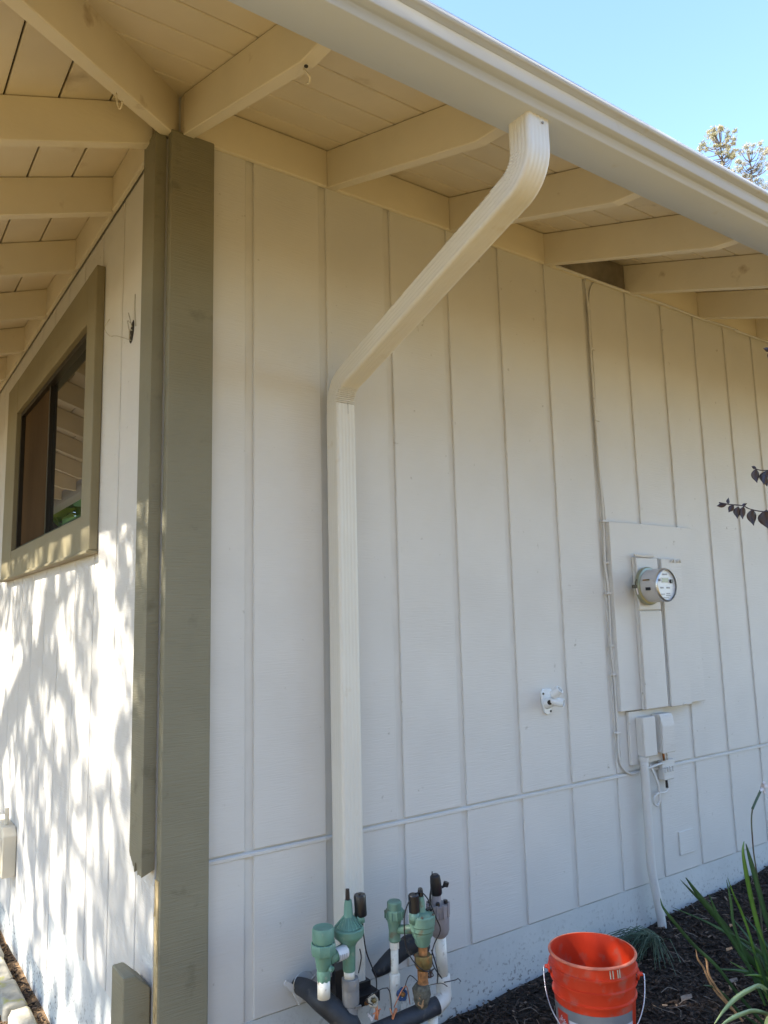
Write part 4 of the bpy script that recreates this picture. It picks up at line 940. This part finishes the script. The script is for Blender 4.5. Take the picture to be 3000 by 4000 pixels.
tag(tw.build('dry_twigs', M['web'], origin=(2, -.5, 0)), 'thin dry twigs and needles strewn over the mulch', 'twigs', kind='stuff')
def litter_leaf(x, y, s, lab):
    z = float(gh(x, y))+.016; V = [(x-s, y, z), (x-s*.3, y-s*.5, z+.006), (x+s*.6, y-s*.4, z+.002), (x+s, y, z+.008), (x+s*.4, y+s*.5, z+.003), (x-s*.5, y+s*.4, z+.007), (x, y, z+.001)]
    F = [(i, (i+1) % 6, 6) for i in range(6)]
    o = pymesh('fallen_leaf', V, F, M['dryleaf' if lab[0] == 't' else 'web']); m = o.modifiers.new('t', 'SOLIDIFY'); m.thickness = .0012
    tag(o, lab, 'leaf')
litter_leaf(2.55, -.42, .022, 'tan fallen leaf on mulch between conduit foot and the green plant')
litter_leaf(2.02, -.55, .035, 'grey curled dead leaf on mulch just right of the bucket')
litter_leaf(2.28, -.60, .028, 'brown dead leaf on mulch under the long strap leaf')
litter_leaf(2.78, -.30, .022, 'tan fallen leaf on mulch close to the wall right of the conduit')

# ------------------------------------------------------------------ plum twigs at the right edge
def plum_leaf(c, d, L, W, parent, up=(0, 0, 1)):
    c = Vector(c); d = Vector(d).normalized(); v = Vector((.6, .8, .0)); s = d.cross(v).normalized(); nn = s.cross(d); V = []; n = 8
    prof = [0, .55, .9, 1, .95, .78, .48, .2, 0]
    for i in range(n+1):
        t = i/n; p = c+d*L*t+nn*(.12*L*math.sin(t*3.1)); w_ = W*prof[i]/2+.0003
        V += [p-s*w_+nn*w_*.3, p, p+s*w_+nn*w_*.3]
    F = []
    for i in range(n):
        a = 3*i; b = a+3; F += [(a, a+1, b+1, b), (a+1, a+2, b+2, b+1)]
    o = pymesh('leaf', [tuple(x) for x in V], F, M['plum'], parent, smooth=True); m = o.modifiers.new('t', 'SOLIDIFY'); m.thickness = .0006; return o
t1 = thing('plum_twig', 'dark purple-leaved twig reaching in from right edge at mid height', 'twig', (1.3, -1.55, 1.83), 'plum twigs at the right edge')
MB().tube([(1.064, -1.451, 1.858), (1.090, -1.468, 1.852), (1.118, -1.487, 1.848), (1.140, -1.497, 1.838), (1.176, -1.522, 1.830), (1.26, -1.58, 1.83), (1.5, -1.72, 1.84)], .0016, 6, 4).build('stem', M['plum'], t1, smooth=True)
for c, d, L, W in (((1.082, -1.463, 1.853), (-.8, .5, -.15), .030, .012), ((1.084, -1.466, 1.854), (.2, 0, .9), .018, .009), ((1.097, -1.474, 1.850), (-.5, .3, -.7), .026, .015),
                   ((1.108, -1.480, 1.846), (-.1, .1, -1), .034, .020), ((1.120, -1.488, 1.846), (-.1, .1, -1), .036, .018), ((1.118, -1.486, 1.847), (.3, -.2, .2), .016, .008),
                   ((1.142, -1.500, 1.838), (.0, .0, -1), .046, .026), ((1.174, -1.522, 1.836), (.05, -.02, -1), .056, .042), ((1.19, -1.53, 1.836), (.3, -.2, -.8), .05, .036), ((1.22, -1.55, 1.83), (.1, 0, 1), .045, .03)):
    plum_leaf(c, d, L, W, t1)
t2 = thing('plum_twig', 'small dark plum leaves just above the longer twig at right edge', 'twig', (1.3, -1.6, 1.93), 'plum twigs at the right edge')
MB().tube([(1.140, -1.518, 1.950), (1.155, -1.526, 1.944), (1.185, -1.545, 1.944), (1.30, -1.62, 1.95)], .0014, 6, 4).build('stem', M['plum'], t2, smooth=True)
for c, d, L, W in (((1.143, -1.520, 1.948), (0, 0, -1), .040, .022), ((1.146, -1.52, 1.950), (-.6, .4, .3), .014, .008), ((1.172, -1.538, 1.944), (-.1, .1, -1), .046, .036), ((1.168, -1.536, 1.93), (-.4, .2, -1), .03, .02)):
    plum_leaf(c, d, L, W, t2)
t3 = thing('plum_twig', 'tiny dark plum leaves at right edge under the eave', 'twig', (1.3, -1.65, 2.27), 'plum twigs at the right edge')
MB().tube([(1.150, -1.582, 2.272), (1.18, -1.60, 2.27), (1.30, -1.68, 2.28)], .0014, 6, 4).build('stem', M['plum'], t3, smooth=True)
for c, d, L, W in (((1.158, -1.588, 2.271), (-.8, .5, .15), .024, .012), ((1.160, -1.59, 2.268), (-.5, .3, -.9), .030, .014), ((1.172, -1.595, 2.262), (-.5, .3, -.6), .03, .014)):
    plum_leaf(c, d, L, W, t3)

# ------------------------------------------------------------------ trees
def leaf_mesh(name, centers, n_per, spread, size, m, parent=None, seed=0, kind=None, aspect=.55):
    r = np.random.RandomState(seed); C = np.repeat(np.asarray(centers, float), n_per, 0); n = len(C)
    sp = np.repeat(np.asarray(spread, float) if np.ndim(spread) else np.full(len(centers), spread), n_per)
    d = r.normal(size=(n, 3)); d /= np.linalg.norm(d, axis=1)[:, None]; C = C+d*(sp*r.uniform(.2, 1, n)**.6)[:, None]
    a = r.normal(size=(n, 3)); a /= np.linalg.norm(a, axis=1)[:, None]; b = r.normal(size=(n, 3)); b -= a*(a*b).sum(1)[:, None]; b /= np.linalg.norm(b, axis=1)[:, None]
    s = size*r.uniform(.6, 1.35, n)[:, None]
    V = np.stack([C-a*s, C-b*s*aspect, C+a*s, C+b*s*aspect], 1).reshape(-1, 3); F = np.arange(4*n).reshape(-1, 4)
    o = pymesh(name, V, F, m, parent, origin=C.mean(0))
    return o
def offs(p, t): p = Vector(p); return tuple(p+SUN*(t))
# shade tree over the front lawn: its limbs and leaves dapple the front wall
T5 = 8.4
st1 = thing('shade_tree', 'broad leafy shade tree on front lawn left of the house', 'tree', (-4.7, 4.9, -.33))
wallb1 = [(0, 1.712, 1.792), (0, 1.763, 1.65), (0, 1.902, 1.541), (0, 1.956, 1.394), (0, 2.345, 1.263), (0, 2.708, 1.068), (0, 3.1, .80)]
limb = [offs(p, T5) for p in wallb1]
end = limb[-1]
MB().tube([(end[0]-.2, end[1]+.9, -.4), (end[0]-.1, end[1]+.8, 2.0), (end[0], end[1]+.45, end[2]-.5), end]+limb[::-1][1:]+[offs((0, 1.6, 2.3), T5)], .1, 10, 3,
          radii=[.24, .20, .17, .13]+[.12, .11, .10, .085, .075, .06, .04]).build('trunk', M['bark'], st1, smooth=True)
MB().tube([limb[3]]+[offs(p, T5) for p in ((0, 1.585, 1.321), (0, 1.306, 1.255), (0, 1.15, 1.151), (0, 1.05, .98))], .04, 8, 3, radii=[.085, .075, .065, .045, .03]).build('limb', M['bark'], st1, smooth=True)
MB().tube([limb[1]]+[offs(p, T5) for p in ((0, 1.3, 1.75), (0, .9, 1.9), (0, .3, 1.7))], .03, 8, 3, radii=[.045, .035, .025, .015]).build('limb', M['bark'], st1, smooth=True)
MB().tube([limb[4]]+[offs(p, T5) for p in ((0, 1.6, .9), (0, 1.1, .62), (0, .5, .5), (0, .2, .2))], .03, 8, 3, radii=[.045, .035, .03, .022, .012]).build('limb', M['bark'], st1, smooth=True)
r = np.random.RandomState(21)
# clusters are placed in the crown volume (wall-projected coordinates y, z + depth along the sun)
cl = []
for k in range(380):
    y = r.uniform(-.5, 4.6); z = r.uniform(-1.4, 2.9); t = T5+r.uniform(-1.1, 1.2); cl.append(offs((0, y, z), t))
for k in range(420):      # extra upper leaves added to block bright sky, above the wall's sun rays
    cl.append(offs((0, r.uniform(-1.5, 6.0), r.uniform(2.7, 6.6)), T5+r.uniform(-1.6, 1.6)))
leaf_mesh('crown', cl, 30, r.uniform(.08, .25, len(cl)), .060, M['leaf'], st1, 5)
st2 = thing('shade_tree', 'unseen dense leafy tree added to shade the side bed', 'tree', (-5.4, -.4, -.33))  # unseen tree added to keep sun off the bed and valves
MB().tube([(-5.4, -.6, -.4), (-5.35, -.5, 2.0), (-5.2, -.3, 3.8), (-5.0, 0, 5.2)], .15, 10, 3, radii=[.22, .18, .14, .06]).build('trunk', M['bark'], st2, smooth=True)
cl = []
for k in range(520):
    # project back from the side bed: x .2..4.2, y -1.9..-.1, z 0
    x = r.uniform(.1, 5.0); y = r.uniform(-2.6, -.02); t = 7.6+r.uniform(-.9, .9)+.55*(x-1.6)*.0
    p = Vector((x, y, .15))+SUN*t
    if p.x > -2.2: t += (p.x+2.2)/.75; p = Vector((x, y, .15))+SUN*t
    cl.append(tuple(p))
leaf_mesh('crown', cl, 34, r.uniform(.16, .34, len(cl)), .045, M['leaf'], st2, 6)
# yard trees out of view; the olive rows are added to block low sky
def yard_tree(x, y, h, rad, m, label, seed, n=60):
    t = thing('yard_tree', label, 'tree', (x, y, -.3), 'trees across the yard')
    MB().tube([(x, y, -.4), (x+.1, y, h*.4), (x, y+.1, h*.8)], .2, 8, 2, radii=[.22, .16, .06]).build('trunk', M['bark'], t, smooth=True)
    rs = np.random.RandomState(seed); c = []
    for k in range(n):
        d = rs.normal(size=3); d /= np.linalg.norm(d); q = rs.uniform(.5, 1)
        c.append((x+d[0]*rad*q, y+d[1]*rad*q, h*.56+d[2]*h*.42*q))
    leaf_mesh('crown', c, 26, .55, .20, m, t, seed)
for i, x in enumerate((-9, -5.2, -1.5, 2.4, 6.5, 10.5)):  # unseen row added to screen low sky from the upper side wall
    yard_tree(x, -11.5-(i % 2)*1.0, 8.2+(i*37 % 5)*.3, 2.3, M['olive'], ['unseen olive tree added as sky screen far left across the lawn', 'second unseen olive tree added as sky screen from the left', 'unseen olive tree added as sky screen straight across from the side wall', 'unseen olive tree added as sky screen across from the bucket', 'unseen olive tree added as sky screen across from the meter', 'unseen olive tree added as sky screen at the far right'][i], 40+i)
for i, (x, y) in enumerate(((-12.5, -7.5), (-13.5, -3.2), (-12.8, 1.0), (-13.6, 5.4), (-12.6, 9.6), (-11.5, 14))):  # unseen row added to keep low left sky off the house
    yard_tree(x, y, 9.4+(i*29 % 4)*.35, 2.7, M['olive'], ['unseen olive tree added as left sky screen, near end of the row', 'second unseen olive tree added as left sky screen', 'unseen olive tree added as left sky screen opposite the corner', 'fourth unseen olive tree added as left sky screen', 'fifth unseen olive tree added as left sky screen', 'unseen olive tree added as left sky screen, far end of the row'][i], 60+i)
M['greenleaf'] = mat('bright_green_leaf', (0.14, .24, .035), .5, var=.3, vscale=1.0, col2=(.26, .38, .07))
for i, (x, y) in enumerate(((-2.0, 10.8), (-5.4, 12.0))):
    yard_tree(x, y, 6.6, 2.7, M['greenleaf'], ['bright green tree past the far end of front wall', 'second bright green tree past the far end of front wall'][i], 80+i, 170)
fn = thing('board_fence', 'unseen weathered board fence added along the far side of the yard', 'fence', (0, -9.5, -.3))  # unseen fence, added with the tree row as a low sky screen
for k in range(64):
    MB().box(-8+k*.26, -8+k*.26+.235, -9.52, -9.50, -.4, 1.6+.01*(k % 3)).build('fence_board', M['fence'], fn)

# pines beyond the house
cam = Vector((-.8866, -2.6208, 1.56))
def dirp(az, el, D): a = math.radians(az); return Vector((cam.x+D*math.sin(a), cam.y+D*math.cos(a), cam.z+D*math.tan(math.radians(el))))
def pine(az, D, clumps, label, m, seed, lean=0):
    top = max(c[1] for c in clumps); b = dirp(az, 0, D); tp = dirp(az+lean, top-.15, D)
    t = thing('pine_tree', label, 'tree', (b.x, b.y, 0), 'pine trees beyond the roof')
    MB().tube([(b.x, b.y, -.5), tuple((Vector((b.x, b.y, 0))*.5+Vector((tp.x, tp.y, 0))*.5)+Vector((.1, 0, tp.z*.55))), tuple(tp)], .2, 8, 4, radii=[.16, .08, .02]).build('trunk', M['bark'], t, smooth=True)
    rs = np.random.RandomState(seed); C = []; S = []; axis0 = Vector((b.x, b.y, 0)); mb = MB()
    full = []
    for (ca, ce, cr) in clumps:
        full.append((ca, ce, cr*.8))
        for _ in range(3): full.append((ca+rs.uniform(-.5, .5), min(top, ce+rs.uniform(-.5, .25)), cr*rs.uniform(.4, .75)))
    for (ca, ce, cr) in full:
        p = dirp(ca, ce, D+rs.uniform(-.8, .8)); f = min(.97, max(.3, (p.z-1.0)/tp.z)); q = axis0.lerp(Vector((tp.x, tp.y, 0)), f); q.z = min(tp.z*.97, p.z-.35)
        mid = (q+p)/2+Vector((0, 0, -.12)); MB().tube([tuple(q), tuple(mid), tuple(p)], .03, 5, 3, radii=[.022, .014, .008]).build('branch', M['bark'], t, smooth=True)
        for k in range(13):
            d = rs.normal(size=3); d /= np.linalg.norm(d); q = rs.uniform(.3, 1.25); C.append((p.x+d[0]*cr*D/57*q, p.y+d[1]*cr*D/57*q, p.z+d[2]*cr*D/57*.62*q)); S.append(cr*D/57*rs.uniform(.15, .5))
    leaf_mesh('crown', C, 13, [q*1.8 for q in S], .050, m, t, seed, aspect=.15)
pine(61.2, 30, [(60.5, 31.2, .35), (60.9, 31.5, .3), (61.3, 31.35, .35), (61.7, 31.1, .3), (60.0, 30.7, .35), (59.8, 30.2, .3), (62.1, 30.6, .3), (61.2, 30.5, .3), (60.0, 29.7, .4), (59.4, 29.5, .3), (60.3, 29.3, .4), (61.5, 30.0, .35), (62.0, 29.9, .25), (61.0, 29.2, .3),
                (60.9, 28.6, .45), (60.3, 28.2, .45), (61.6, 28.6, .35), (60.5, 27.2, .6), (61.5, 27.0, .6)], 'nearer airy pine tree showing its rounded top beyond the gutter', M['needle'], 61)
pine(63.0, 33, [(62.9, 30.0, .3), (63.3, 29.9, .25), (62.5, 29.7, .25), (62.2, 28.9, .3), (62.6, 29.1, .25), (63.9, 29.4, .3), (63.5, 28.6, .3), (62.9, 28.3, .35), (62.4, 28.2, .3), (63.9, 28.6, .35), (62.1, 27.8, .4), (63.3, 27.7, .5), (64.0, 27.5, .5)],
     'second sparse pine tree lower and right of the first beyond gutter', M['needle2'], 62)
pine(64.6, 31, [(64.3, 29.4, .3), (64.7, 29.9, .35), (65.2, 29.5, .35), (64.2, 28.7, .3), (65.0, 28.6, .5), (64.4, 27.8, .5), (65.4, 28, .5)], 'third pine tree partly cut off by the right edge', M['needle'], 63)
